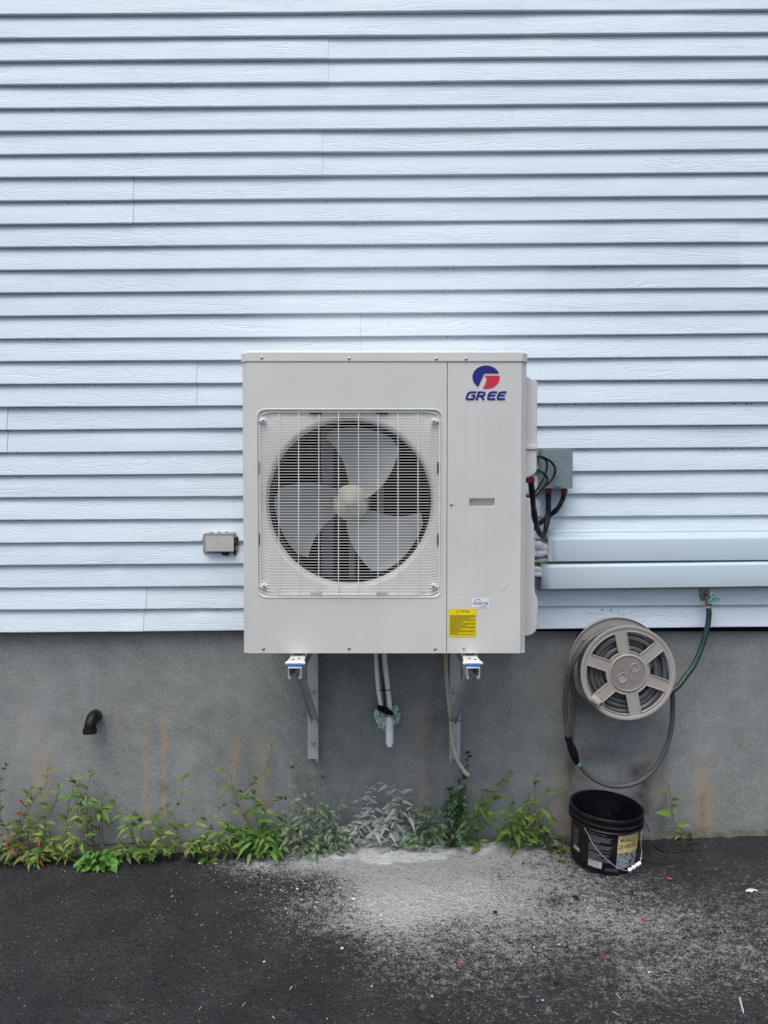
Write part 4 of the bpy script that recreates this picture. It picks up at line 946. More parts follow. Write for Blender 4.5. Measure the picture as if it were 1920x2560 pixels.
mb = MB(); mb.tube(spline([P(*c8(440, 272), -.22), P(*c8(490, 275), -.11), P(*c8(520, 280), -.07), P(*c8(600, 280), -.055)], 6), .012, 14); mb.build('wrapped_pipe', M_lineins, ip2)
mb = MB(); mb.tube(spline([P(*c8(440, 296), -.22), P(*c8(490, 292), -.12), P(*c8(520, 296), -.08), P(*c8(600, 300), -.06)], 6), .0035, 8); mb.tube(spline([P(*c8(470, 225), -.2), P(*c8(500, 222), -.08)], 6), .005, 8); mb.build('black_cable', M_cable, ip2)
mb = MB(); mb.tube(spline([P(*c8(440, 312), -.1), P(*c8(490, 312), -.06), P(*c8(600, 314), -.05)], 6), .010, 12); mb.build('grey_pipe', M_steel, ip2)

# ================================================================= HOSE REEL
YRF, YRB = -.215, -.062
rc = P(*c5(622, 718), YRF); RR = .2005
def rcY(Y): return Vector((rc.x, Y, rc.z))
reel = thing('hose_reel', (rc.x, -.02, rc.z - .2), 'taupe plastic hose reel with six openings and round centre cap, hung below the siding', 'hose reel')
def circ(r_, n=96): return [(rc.x + r_ * math.cos(2 * math.pi * i / n), rc.z + r_ * math.sin(2 * math.pi * i / n)) for i in range(n)]
def window(a0, ri=.091, ro=.176, hw=.0235):
    pts = []
    for rr2, sgn, rev in ((ri, 1, 0), (ro, 1, 1)):
        e = 30 - math.degrees(math.asin(hw / rr2)); k = 10; seq = [(-e + 2 * e * i / k) for i in range(k + 1)]
        if rev: seq = seq[::-1]
        pts += [(rc.x + rr2 * math.cos(R(a0 + t)), rc.z + rr2 * math.sin(R(a0 + t))) for t in seq]
    return pts
wins = [window(11 + 60 * i) for i in range(6)]
mb = MB(); mb.plate(circ(RR - .004), wins, YRF, YRF + .004)
mb.lathe([(RR - .018, .0), (RR - .014, .002), (RR - .006, .004), (RR - .001, .003), (RR, -.002), (RR - .002, -.010), (RR - .005, -.010), (RR - .006, -.002), (RR - .018, -.003)], rcY(YRF), (0, -1, 0), 96)
mb.lathe([(.071, 0), (.072, .005), (.0745, .006), (.077, .005), (.079, 0)], rcY(YRF), (0, -1, 0), 72)
for wn in wins:
    mb.tube([(x, YRF - .001, z) for x, z in wn], .0026, 6, closed=True)
    mb.tube([(x, YRF + .006, z) for x, z in wn], .0016, 6, closed=True)
ff = mb.build('front_flange', M_reel, reel, angle=40)
mb = MB(); slots = []
def rotp(l, a, cx=0, cz=0): return [(rc.x + x * math.cos(R(a)) - z * math.sin(R(a)), rc.z + x * math.sin(R(a)) + z * math.cos(R(a))) for x, z in l]
sA = rotp(rrect(.018, -.017, .050, .017, .010, 4), 40); sB = rotp(rrect(-.050, -.017, -.014, .017, .010, 4), 38)
mb.plate(circ(.0705, 64), [sA, sB], YRF - .003, YRF + .002)
cap = mb.build('centre_cap', M_reeld, reel, bevel=.0008)
mb = MB(); mb.disc(rcY(YRF + .012), .069, (0, -1, 0), .003, 48); mb.build('cap_recess', M_reeld, reel)
mb = MB(); mb.tube([(x, YRF - .0035, z) for x, z in sA], .0022, 6, closed=True); mb.tube([(x, YRF - .0035, z) for x, z in sB], .0022, 6, closed=True)
mb.plate(rotp(rrect(.026, -.010, .044, .012, .003, 3), 40), [rotp(rrect(.030, -.006, .040, .008, .002, 3), 40)], YRF - .0035, YRF + .009)
mb.build('cap_finger_grip', M_reel, cap)
mb = MB(); vs2, fs2 = text_pts('SUNCAST', 1.0, .01, .2, 'CENTER')
a = R(-48); sz = .021
mb.add([(rc.x + (q_.x * sz) * math.cos(a) - ((q_.y - .35) * sz) * math.sin(a) - .002, YRF - .0045, rc.z + (q_.x * sz) * math.sin(a) + ((q_.y - .35) * sz) * math.cos(a) - .002) for q_ in vs2], fs2)
o = mb.build('raised_lettering', M_reel, cap, smooth=False, recalc=False); md = o.modifiers.new('thick', 'SOLIDIFY'); md.thickness = .0012; md.offset = 0
# crank
kk = P(*c5(372, 915), YRF); k2 = P(*c5(431, 948), YRF - .07)
k2 = Vector((kk.x + .012, YRF - .055, kk.z - .006))
mb = MB(); kx = Vector((kk.x, 0, kk.z)); mb.lathe([(.020, 0), (.0165, .012), (.0145, .05), (.0140, .060), (.0110, .061), (.0105, .045), (1e-6, .045)], Vector((kk.x, YRF, kk.z)), k2 - Vector((kk.x, YRF, kk.z)), 28); mb.build('crank_knob', M_reel, reel)
# back flange, drum, mount
mb = MB(); mb.plate(circ(RR + .006), [window(11 + 60 * i + 20, .11, .150, .03) for i in range(6)], YRB, YRB + .004); mb.lathe([(RR, .0), (RR + .007, .007), (RR + .009, .006), (RR + .009, -.004), (RR, -.005)], rcY(YRB), (0, -1, 0), 96); mb.build('back_flange', M_reel, reel, angle=40)
mb = MB(); mb.lathe([(.070, 0), (.070, YRB - YRF)], rcY(YRB), (0, -1, 0), 48); mb.build('drum', M_reel, reel)
mb = MB(); mb.box((rc.x - .05, YRB + .02, rc.z - .09), (rc.x + .05, .012, rc.z + .09)); mb.box((rc.x - .09, -.03, rc.z - .12), (rc.x + .09, .006, rc.z + .14)); mb.build('wall_mount', M_reel, reel, bevel=.005)
# wound hose
HR = .0108; pts = []; lay = 0; rad = .085; rs = random.Random(12)
while rad < RR - .022:
    ys = np.linspace(YRB - .014, YRF + .020, 6) if lay % 2 == 0 else np.linspace(YRF + .020, YRB - .014, 6)
    nt_ = 5; sg = 40
    for i in range(nt_ * sg):
        t = i / (nt_ * sg); a = 2 * math.pi * (i / sg) + lay * .3
        y = ys[0] + (ys[-1] - ys[0]) * t + .003 * mnoise.noise(Vector((a * .7, lay * 3, 0)))
        rj = rad + .004 * mnoise.noise(Vector((a * .5, lay * 5, 2))) + .002 * mnoise.noise(Vector((a * 1.7, lay * 2, 7)))
        sag = -.004 * (rad / .18)
        pts.append(Vector((rc.x + rj * math.cos(a), y, rc.z + rj * math.sin(a) + sag)))
    rad += .0205; lay += 1
hose = thing('garden_hose', P(*c5(560, 1560), -.1), 'long grey garden hose wound on the reel with one loop hanging down', 'hose')
mb = MB(); mb.tube(pts, HR, 8); mb.build('wound_coils', M_hose, hose)
C5 = lambda x, y, Y: P(*c5(x, y), Y)
mb = MB(); mb.tube(spline([C5(420, 420, -.17), C5(330, 480, -.19), C5(245, 590, -.19), C5(185, 720, -.17), C5(158, 900, -.12), C5(160, 1040, -.09), C5(182, 1200, -.075)], 10), HR, 12); mb.build('hanging_strand', M_hose, hose); mb = MB()
mb.tube(spline([C5(300, 480, -.14), C5(220, 620, -.13), C5(205, 740, -.12), C5(222, 900, -.08), C5(215, 1050, -.055), C5(205, 1230, -.05), C5(235, 1350, -.05)], 10), HR * .95, 12); mb.build('hanging_strand', M_hose, hose); mb = MB()
mb.tube(spline([C5(262, 1395, -.07), C5(310, 1455, -.06), C5(390, 1515, -.055), C5(480, 1550, -.055), C5(580, 1556, -.055), C5(690, 1528, -.055), C5(790, 1458, -.055), C5(870, 1350, -.055), C5(925, 1210, -.06), C5(950, 1060, -.07), C5(953, 930, -.09), C5(945, 830, -.12), C5(900, 700, -.15)], 10), HR, 12)
mb.build('hanging_loop', M_hose, hose)
pp = spline([C5(178, 1190, -.078), C5(196, 1250, -.075), C5(218, 1310, -.073), C5(240, 1375, -.07), C5(252, 1402, -.07)], 6)
prof_r = [.0150, .0165, .0160, .0142, .0138, .0140, .0145, .0152, .0160, .0168, .0172, .0174, .0172, .0168, .0162, .0154, .0146, .0138, .0130, .0120, .0112, .0105, .0100, .0098, .0098]
mb = MB(); mb.tube(pp, prof_r[:len(pp)], 20)
for k in range(10):
    a = 2 * math.pi * k / 10; rb = []
    for i in range(5, 18):
        t = (pp[i + 1] - pp[i - 1]).normalized(); u_ = (Vector((0, -1, 0)) - t * t.dot(Vector((0, -1, 0)))).normalized(); v_ = t.cross(u_); rb.append(pp[i] + (u_ * math.cos(a) + v_ * math.sin(a)) * prof_r[i])
    mb.tube(rb, .0016, 5)
mb.build('black_nozzle_grip', M_black, hose)
mb = MB(); a = C5(247, 1390, -.07); c = C5(268, 1415, -.07); mb.lathe([(.012, 0), (.0135, .002), (.0135, .010), (.012, .014), (.010, .016)], a, c - a, 20); mb.build('coupling', M_teal, hose)
gh = thing('green_hose', C5(1218, 230, -.07), 'short dark green hose running from the outdoor tap down to the reel', 'hose')
mb = MB(); mb.tube(spline([C5(1219, 228, -.075), C5(1221, 300, -.078), C5(1205, 400, -.08), C5(1170, 520, -.085), C5(1115, 650, -.10), C5(1050, 745, -.115), C5(985, 825, -.13), C5(900, 880, -.14)], 9), .0115, 14); mb.build('hose_tube', M_green, gh)
mb = MB(); a = C5(1219, 215, -.075); mb.lathe([(.010, -.002), (.0125, 0), (.0128, .012), (.0110, .014), (.0105, .020)], a, (0, 0, -1), 20); mb.build('hose_collar', M_steel, gh)
# tap
tp = thing('outdoor_tap', C5(1190, 150, -.02), 'outdoor tap with pale teal three-lobed handle coming through the siding', 'tap')
mb = MB(); q0 = C5(1153, 97, -.028); q1 = C5(1225, 150, -.028); mb.box((q0.x, -.030, q1.z - .002), (q1.x, -.0145, q0.z)); mb.lump(C5(1183, 155, -.024), (.020, .010, .017), 3, 3, .4); mb.build('caulked_plate', M_caulk, tp, bevel=.002)
mb = MB(); mb.tube([C5(1190, 145, -.012), C5(1205, 150, -.05)], .010, 16); mb.tube([C5(1205, 150, -.05), C5(1214, 160, -.075)], .012, 16); mb.tube([C5(1215, 155, -.072), C5(1219, 222, -.076)], [.012, .0125], 16); mb.lathe([(.0135, 0), (.0145, .004), (.0145, .011), (.0135, .013)], C5(1219, 198, -.076), (0, 0, -1), 8); mb.build('tap_body', M_brass, tp)
hc = C5(1250, 168, -.11); lp = []
for i in range(72):
    a = 2 * math.pi * i / 72; r_ = .0185 + .0075 * math.cos(3 * (a - R(-15))); lp.append((hc.x + r_ * math.cos(a), hc.z + r_ * math.sin(a)))
holes = []
for k in range(3):
    a = R(-15 + 120 * k); holes.append([(hc.x + .0165 * math.cos(a) + .0032 * math.cos(t), hc.z + .0165 * math.sin(a) + .0032 * math.sin(t)) for t in np.linspace(0, 2 * math.pi, 13)[:-1]])
mb = MB(); mb.plate(lp, holes, -.118, -.110); mb.tube([(x, -.118, z) for x, z in lp], .0018, 6, closed=True); mb.build('tap_handle', M_teal, tp, bevel=.001)
mb = MB(); mb.disc((hc.x, -.118, hc.z), .005, (0, -1, 0), .004, 14); mb.tube([(hc.x, -.110, hc.z), C5(1214, 155, -.07)], .006, 12); mb.build('handle_screw', M_brass, tp)

# ================================================================= BUCKET
bx = P(*c6(622, 600), -.165); BX, BY = bx.x - .013, -.172; bz = gz(BX) + .004
bk_ = thing('bucket', (BX, BY, bz), 'black plastic bucket with torn yellow label standing on the asphalt against the foundation', 'bucket')
BH, RT, RB = .237, .1525, .134
T = Matrix.Translation((BX, BY, bz)) @ Matrix.Rotation(R(2.6), 4, 'Y') @ Matrix.Rotation(R(1.0), 4, 'X') @ Matrix.Translation((-BX, -BY, -bz))
def bl(prof, n=72):
    mb = MB(); mb.lathe(prof, (BX, BY, bz), (0, 0, 1), n); mb.xform(0, T); return mb
def rad_at(h): return RB + (RT - .006 - RB) * h / BH
bl([(1e-6, .004), (RB - .012, .003), (RB - .004, 0), (RB, .004), (rad_at(.17), .17), (rad_at(.20), .20), (rad_at(.23), BH - .004), (rad_at(.23) - .003, BH - .004), (RB - .003, .010), (1e-6, .010)]).build('bucket_body', M_bucket, bk_, angle=30)
bl([(rad_at(.25) - .003, BH - .002), (RT - .002, BH), (RT + .001, BH - .002), (RT + .001, BH - .012), (RT - .004, BH - .014), (rad_at(.22), BH - .020)]).build('rim', M_bucket, bk_, angle=40)
bl([(rad_at(.20), BH - .028), (RT + .001, BH - .030), (RT + .003, BH - .033), (RT + .003, BH - .036), (RT, BH - .038), (rad_at(.19), BH - .040)]).build('stacking_ring', M_bucket, bk_, angle=40)
bl([(rad_at(.18), BH - .050), (RT - .001, BH - .051), (RT + .002, BH - .055), (RT + .001, BH - .058), (rad_at(.18), BH - .061)]).build('stacking_ring', M_bucket, bk_, angle=40)
A0 = math.atan2(CAMY - BY, 0 - BX)      # direction towards the viewer side
def bp(ang, h, off=.0006):              # ang degrees to the right as seen, h height
    a = A0 + R(ang); r_ = rad_at(h) + off; return T @ Vector((BX + r_ * math.cos(a), BY + r_ * math.sin(a), bz + h))
def patch(mb, a0, a1, h0, h1, off=.0006, wav=0, n=18):
    vs2 = []; k = 6
    for i in range(n + 1):
        a = a0 + (a1 - a0) * i / n
        for j in range(k + 1): 
            h = h0 + (h1 - h0) * j / k
            if wav and j == 0: h += wav * mnoise.noise(Vector((a * .4, 1, 2)))
            vs2.append(bp(a, h, off))
    mb.add(vs2, [(i * (k + 1) + j, (i + 1) * (k + 1) + j, (i + 1) * (k + 1) + j + 1, i * (k + 1) + j + 1) for i in range(n) for j in range(k)])
def btext(mb, body, a0, a1, h0, h1, off=.0012, bold=.01):
    vs2, fs2 = text_pts(body, 1, bold); xs_ = [q_.x for q_ in vs2]; ys_ = [q_.y for q_ in vs2]
    mb.add([bp(a0 + (q_.x - min(xs_)) / (max(xs_) - min(xs_)) * (a1 - a0), h0 + (q_.y - min(ys_)) / (max(ys_) - min(ys_)) * (h1 - h0), off) for q_ in vs2], fs2)
mb = MB(); patch(mb, 21, 68, .096, .172); ly = mb.build('yellow_label', M_lab_y, bk_, recalc=False)
mb = MB(); btext(mb, 'MÉLANGE', 25, 50, .143, .165, bold=.006); btext(mb, 'DE NIVELAGE', 24, 60, .116, .134, bold=.004); 
for i in range(5):
    a = 52 + 12 * random.random(); h = .15 + .02 * random.random(); mb.tube([bp(a, h, .0008), bp(a + random.uniform(-3, 3), h - .012, .0008), bp(a + random.uniform(-5, 5), h - .022, .0006)], .0007, 4)
mb.build('label_lettering', M_ink, ly)
mb = MB(); patch(mb, 21, 66, .030, .0978, .0006, .006); lg = mb.build('grey_label_picture', M_lab_g, bk_, recalc=False)
mb = MB(); rs = random.Random(6)
for i in range(26):
    a = 24 + rs.random() * 34; h = .035 + rs.random() * .055; mb.tube([bp(a, h, .001), bp(a + rs.uniform(1, 6), h + rs.uniform(-.006, .010), .001)], rs.uniform(.0006, .0022), 5)
mb.build('label_tear', M_ink, lg)
mb = MB(); patch(mb, 17, 21, .03, .17, .0005)
for i in range(18):
    h = .155 - i * .0060
    if i in (5, 11): continue
    patch(mb, -27, (12 if i % 5 != 4 else -4) - rs.random() * 5, h - .0011, h + .0011, .0008)
btext(mb, 'MÉLANGE DE NIVELAGE', -27, 2, .163, .171, .0010, .0)
mb.f = mb.f[18 * 6:]; mb.build('printed_text', M_lab_w, bk_, recalc=False)
mb = MB()
for i in range(12): h = .150 - i * .0075; patch(mb, -66, -48 - rs.random() * 4, h - .001, h + .001, .0008)
mb.build('side_text', M_lab_w, bk_, recalc=False)
mb = MB(); patch(mb, -64, -46, .055, .072, .0008); mb.build('side_sticker', M_lab_w2, bk_, recalc=False); mb = MB(); patch(mb, -27, -3, .022, .050, .0008, .004); mb.build('barcode_sticker', M_lab_w2, bk_, recalc=False)
mb = MB(); btext(mb, 'ATTENTION', 3, 24, .016, .028, .0010, .0); mb.build('small_lettering', M_lab_w, bk_)
# ear, wire bail hanging down the front, with grip
E0 = bp(-33, BH - .058, .010); E1 = bp(72, .185, .010)
mb = MB()
for a_, h_ in ((-33, BH - .058), (78, BH - .06)): mb = MB(); mb.lathe([(.013, 0), (.011, .007), (1e-6, .008)], bp(a_, h_, .0), bp(a_, h_, .01) - bp(a_, h_, 0), 16); mb.build('handle_ear', M_bucket, bk_)
g0 = bp(38, .036, .028); g1 = bp(57, .052, .030)
pth = spline([bp(-33, BH - .058, .012), bp(-27, .158, .010), bp(-13, .110, .012), bp(8, .066, .018), bp(26, .040, .024), g0, g1, bp(68, .085, .022), bp(70, .13, .012), bp(76, BH - .06, .010)], 6)
mb = MB(); mb.tube(pth, .0012, 8); wr = mb.build('wire_handle', M_wire, bk_)
d = g1 - g0; a = g0 - d * .1
mb = MB(); L_ = d.length * 1.2; mb.lathe([(.003, 0), (.0070, .001), (.0075, L_ * .20), (.0030, L_ * .22), (.0030, L_ * .32), (.0075, L_ * .34), (.0075, L_ * .52), (.0030, L_ * .54), (.0030, L_ * .62), (.0075, L_ * .64), (.0072, L_), (.003, L_)], a, d, 18); mb.build('handle_grip', M_stk_w, wr)

# ================================================================= PLANTS
def leaf(mb, base, d, nrm, L, W, droop=.3, fold=.25, tint=.5, broad=1.0):
    d = d.normalized(); s_ = d.cross(nrm)
    if s_.length < 1e-5: s_ = d.orthogonal()
    s_.normalize(); nn = s_.cross(d).normalized(); k = 7; vs2 = []
    for i in range(k + 1):
        t = i / k; wd = W * (math.sin(math.pi * min(1, t * 1.02 + .02) ** .72) ** .9 if i < k else 0) * .5
        if i == 0: wd = W * .06
        c = base + d * (L * t) - nn * 0 + Vector((0, 0, -1)) * (droop * L * t * t) + nn * (.06 * L * math.sin(math.pi * t))
        up_n = nn * (fold * wd)
        for u_ in (-1, 0, 1): vs2.append(c + s_ * (u_ * wd) + (up_n if u_ else Vector((0, 0, 0))))
    f = [(i * 3 + j, i * 3 + j + 1, i * 3 + j + 4, i * 3 + j + 3) for i in range(k) for j in range(2)]
    mb.add(vs2, f, tint)
def plant(stems, label, lm, sm, conv, Y0=-.045, leafL=.068, W=.25, nleaf=1.0, flowers=.5, name='knotweed', seed=1, bushes=(), group='weeds growing along the foundation', broad=False, cat='plant'):
    rs = random.Random(seed); sb = MB(); lb_ = MB(); FBS = []; base = None; lowest = 9
    for st_ in stems:
        yb = Y0 + rs.uniform(-.03, .015); m_ = len(st_)
        pp = [P(*conv(x, y), min(-.012, yb + (.0 if i == 0 else rs.uniform(-.022, .022)) + .012 * i / m_)) for i, (x, y) in enumerate(st_)]
        if pp[0].z < lowest: lowest = pp[0].z; base = pp[0].copy()
        if pp[0].z - gz(pp[0].x) < .10: pp = [Vector((pp[0].x + rs.uniform(-.01, .01), max(pp[0].y, -.09), gz(pp[0].x) - .004))] + pp
        sp = spline(pp, 5) if len(pp) > 2 else [pp[0].lerp(pp[-1], i / 5) for i in range(6)]
        n_ = len(sp); sb.tube(sp, [.0019 - .0011 * i / n_ for i in range(n_)], 6)
        # length walk: leaves at nodes
        d = 0; nxt = .02; side = rs.choice((-1, 1)); tot = sum((sp[i + 1] - sp[i]).length for i in range(n_ - 1))
        for i in range(1, n_):
            seg = (sp[i] - sp[i - 1]); d += seg.length
            if d >= nxt and i < n_ - 0:
                t = d / tot; tg = seg.normalized(); nxt = d + rs.uniform(.016, .036) / nleaf; side = -side
                sb.lump(sp[i], (.0026, .0026, .0026), i, 1, 0)
                out = Vector((side * rs.uniform(.55, 1.0), rs.uniform(-.75, -.05), rs.uniform(-.35, .65))) + tg * .35
                L = leafL * rs.uniform(.55, 1.15) * (1.0 if t < .75 else .72)
                leaf(lb_, sp[i], out, Vector((rs.uniform(-.3, .3), -.7, .8)), L, L * W * rs.uniform(.8, 1.2), rs.uniform(.0, .55), rs.uniform(.1, .5), rs.random())
                if rs.random() < .3 * nleaf: leaf(lb_, sp[i], out + Vector((-side * 1.2, -.2, .3)), Vector((0, -.6, .8)), L * .6, L * W * .6, .3, .3, rs.random())
        if rs.random() < flowers:
            q_ = sp[-1]; tg = (sp[-1] - sp[-3]).normalized(); tg = (tg + Vector((0, 0, .4))).normalized(); e = q_ + tg * rs.uniform(.012, .03); sb.tube([q_, e], .0006, 5)
            L = rs.uniform(.010, .022)
            fb = MB()
            for k in range(14): fb.lump(e + tg * (L * k / 14) + Vector((rs.uniform(-.0016, .0016), rs.uniform(-.0016, .0016), 0)), (.0013, .0013, .0018), k, 1, .2)
            FBS.append(fb)
        else:
            for k in range(2): leaf(lb_, sp[-1], (sp[-1] - sp[-3]) * 10 + Vector((rs.uniform(-.4, .4), -.2, 0)), Vector((0, -1, .5)), leafL * .6, leafL * W * .5, .1, .3, rs.random())
    for (bx_, by_, rx, rz, num, ls_) in bushes:
        c = P(*conv(bx_, by_), Y0 - .02); cx = rx / 560 / (2.37 if conv is l1 else 2.074); cz = rz / 560 / (2.37 if conv is l1 else 2.074)
        gbase = Vector((c.x, Y0 - .01, gz(c.x)))
        if base is None: base = gbase
        for k in range(num):
            a = rs.uniform(0, 2 * math.pi); r_ = rs.random() ** .5
            q_ = Vector((c.x + cx * r_ * math.cos(a), min(-.015, Y0 - .02 + rs.uniform(-.045, .03)), max(gz(c.x) + .006, c.z + cz * r_ * math.sin(a))))
            st0 = Vector((c.x + cx * .5 * math.cos(a), min(-.012, Y0 + rs.uniform(-.02, .02)), gz(c.x) - .004))
            if k % 4 == 0: sb.tube(spline([st0, st0.lerp(q_, .5) + Vector((0, 0, .012)), q_], 4), .0012, 5)
            out = Vector((math.cos(a) * .8 + rs.uniform(-.5, .5), rs.uniform(-.9, .1), rs.uniform(-.5, .7)))
            L = leafL * ls_ * rs.uniform(.55, 1.1); leaf(lb_, q_, out, Vector((rs.uniform(-.4, .4), -.6, .8)), L, L * W * 1.1, rs.uniform(.0, .6), rs.uniform(.1, .5), rs.random())
    t = thing(name, (base.x, base.y, gz(base.x)), label, cat, group)
    sb.build('stem', sm, t); lb_.build('foliage', lm, t, attrs=True, recalc=False, angle=80)
    for fb in FBS: fb.build('flower_spike', M_flower, t, recalc=False)
    return t
plant([[(70, 700), (60, 560), (20, 460), (-20, 420)], [(30, 690), (10, 500), (0, 240), (40, 130)], [(60, 700), (100, 520), (150, 400), (190, 300)], [(20, 700), (-30, 600), (-60, 520)]], 'weed at the far left edge of the wall base, with reddish lower leaves', ML_red, M_stem, l1, seed=11, bushes=((50, 640, 90, 60, 34, .8),), flowers=.7)
plant([[(120, 700), (130, 480), (190, 350), (215, 300), (270, 240), (285, 120)], [(180, 690), (160, 560), (200, 450), (270, 360)], [(100, 690), (150, 500), (240, 470)], [(150, 690), (120, 420), (180, 270)], [(230, 690), (250, 520), (300, 400), (330, 330)]], 'tall pink-tipped weed second from the left edge, leaves yellowish green', ML_yell, M_stem, l1, seed=5, bushes=((170, 560, 120, 90, 42, .75), (200, 650, 90, 50, 22, .8)), flowers=1, nleaf=1.1)
plant([[(250, 690), (330, 600), (400, 500), (440, 400), (460, 370)], [(260, 690), (260, 500), (330, 350), (350, 250)], [(390, 640), (400, 400), (440, 230), (443, 180)], [(300, 690), (390, 560), (430, 470)]], 'tangled weed with fine dry stems left of the bright leafy clump', ML_green, M_stem, l1, seed=8, flowers=1, nleaf=.8, bushes=((310, 620, 80, 70, 26, .85), (400, 640, 50, 50, 12, .8)))
plant([[(520, 650), (515, 480), (510, 380), (450, 230), (390, 185)], [(500, 650), (480, 420), (500, 330), (540, 170)], [(590, 650), (590, 480), (600, 370), (630, 265)]], 'upright slender weed standing behind the bright leafy clump', ML_green, M_stem, l1, seed=21, flowers=1, nleaf=.95, leafL=.068, bushes=((500, 330, 70, 34, 14, .95), (560, 420, 80, 60, 16, 1), (480, 560, 50, 50, 14, .9)))
plant([[(600, 760), (600, 700)]], 'bright green leafy clump growing out over the asphalt edge', ML_bright, M_stemg, l1, Y0=-.085, seed=3, bushes=((590, 690, 95, 62, 75, .95), (510, 730, 30, 30, 14, .7)), flowers=0, W=.5, leafL=.05, name='leafy_weed')
plant([[(870, 640), (965, 540), (965, 470), (850, 440), (710, 410), (675, 340)], [(860, 640), (950, 560), (965, 470), (1035, 400), (1080, 300), (1085, 200)], [(900, 640), (970, 535), (1100, 490), (1240, 440), (1320, 370)], [(880, 640), (960, 540), (900, 450), (985, 370)], [(830, 640), (775, 510), (780, 440)], [(980, 640), (1040, 560), (1060, 500)]], 'sprawling weed with bare reddish branches spread low across the wall', ML_green, M_stem, l1, seed=31, flowers=.4, nleaf=.85, leafL=.072, bushes=((735, 630, 85, 28, 34, .7), (920, 630, 80, 26, 26, .85), (1080, 605, 80, 20, 18, .95), (830, 480, 70, 60, 12, 1)))
plant([[(1180, 650), (1170, 590), (1190, 540)], [(1230, 700), (1240, 660)]], 'small low weed at the asphalt edge left of the bushy weeds', ML_green, M_stemg, l1, seed=41, flowers=0, bushes=((1170, 590, 50, 40, 22, .7), (1235, 680, 45, 28, 18, .7)), leafL=.05, W=.4)
plant([[(1580, 640), (1500, 500), (1430, 395), (1380, 260), (1365, 185), (1290, 140)], [(1560, 640), (1430, 395), (1440, 290), (1540, 190), (1590, 110), (1610, 0)], [(1590, 640), (1570, 400), (1500, 330)], [(1440, 290), (1560, 340), (1659, 330)]], 'tallest weed left of the unit bracket, thin stems rising high on the wall', ML_green, M_stem, l1, seed=17, flowers=1, nleaf=.75, leafL=.068)
plant([[(1320, 650), (1300, 560), (1340, 480)], [(1400, 650), (1400, 540), (1390, 470)], [(1360, 650), (1380, 540), (1440, 480)]], 'bushy weed below the tallest stems, its left half', ML_green, M_stemg, l1, seed=52, flowers=.5, bushes=((1320, 570, 125, 70, 80, .9), (1390, 500, 60, 40, 24, .9)), leafL=.06)
plant([[(1500, 650), (1500, 560), (1470, 500)], [(1580, 650), (1600, 560), (1640, 480)], [(1640, 650), (1650, 560), (1700, 470)]], 'bushy weed with drooping leaves directly left of the bracket', ML_green, M_stemg, l1, seed=55, flowers=.3, bushes=((1510, 590, 70, 50, 48, .95), (1610, 580, 70, 55, 52, 1.0)), leafL=.064)
plant([[(30, 560), (45, 350), (130, 285)], [(0, 560), (10, 400), (-10, 260)], [(60, 560), (80, 470), (140, 400)]], 'light green weed with large upright leaves under the left bracket', ML_bright, M_stemg, l2, seed=61, flowers=0, nleaf=.9, leafL=.078, bushes=((40, 500, 70, 60, 34, 1.0),))
plant([[(300, 570), (270, 420), (240, 300), (210, 250), (195, 130)], [(310, 570), (320, 400), (310, 260), (290, 190)], [(280, 570), (220, 470), (170, 430), (155, 290)], [(260, 560), (250, 470), (220, 330)]], 'dust-dulled weed with grey-green leaves just right of the left bracket', ML_dusty, M_stemw, l2, seed=71, flowers=.8, bushes=((230, 480, 90, 70, 62, .85), (290, 360, 60, 60, 24, .8), (310, 560, 40, 40, 14, 1.1)), nleaf=1.2)
plant([[(330, 570), (380, 420), (430, 330), (460, 270)], [(350, 570), (440, 480), (480, 500)], [(360, 560), (370, 400), (350, 300), (350, 180)], [(400, 550), (420, 460), (400, 380)]], 'dusty spreading weed halfway between left bracket and the white leaves', ML_dusty, M_stemw, l2, seed=73, flowers=.5, bushes=((400, 490, 80, 60, 50, .85), (370, 380, 70, 50, 22, .8)), nleaf=1.2)
plant([[(560, 530), (570, 440), (545, 400)], [(640, 520), (640, 440), (590, 370), (570, 290), (535, 290)], [(600, 520), (600, 400), (590, 250), (565, 215)], [(480, 520), (500, 440), (540, 360)], [(500, 520), (470, 440), (560, 400)], [(650, 520), (650, 430), (610, 340), (600, 230)]], 'weed coated almost white with cement dust below the hanging conduits', ML_white, M_stemw, l2, seed=81, flowers=0, nleaf=1.35, bushes=((560, 440, 80, 60, 22, .9),), leafL=.064)
plant([[(690, 520), (680, 400), (730, 330), (760, 260), (660, 205)], [(700, 510), (650, 440), (670, 330)], [(710, 520), (720, 420), (700, 350), (710, 260)], [(720, 510), (780, 440), (830, 400)]], 'pale dusty weed rising from the top of the dust heap', ML_white, M_stemw, l2, seed=83, flowers=.2, nleaf=1.3, bushes=((690, 420, 50, 50, 16, .9), (740, 350, 60, 40, 16, .8)))
plant([[(740, 520), (800, 430), (860, 380), (940, 360)], [(860, 520), (860, 370), (800, 280), (740, 265)], [(870, 560), (870, 480), (890, 400), (930, 370)], [(900, 540), (950, 480), (900, 440), (880, 330)], [(850, 540), (820, 440), (790, 330)]], 'half green, half dusty weed right of the dust heap', ML_dusty, M_stemg, l2, seed=91, flowers=.2, nleaf=1.2, bushes=((890, 420, 70, 70, 40, .9), (790, 320, 60, 40, 16, .8), (870, 530, 35, 30, 10, 1.1)))
plant([[(1020, 520), (1015, 420), (1040, 300), (1050, 220), (1085, 150), (1100, 45)], [(1030, 510), (1050, 400), (1070, 300), (1080, 230)], [(1010, 510), (1000, 330), (1010, 240)]], 'dark ivy-like vine climbing to the end of the beige drain hose', ML_dark, M_stem, l2, seed=95, flowers=0, W=.62, leafL=.042, nleaf=1.9, name='climbing_vine', bushes=((1030, 310, 42, 90, 46, 1.0), (1025, 460, 35, 45, 14, 1.1)))
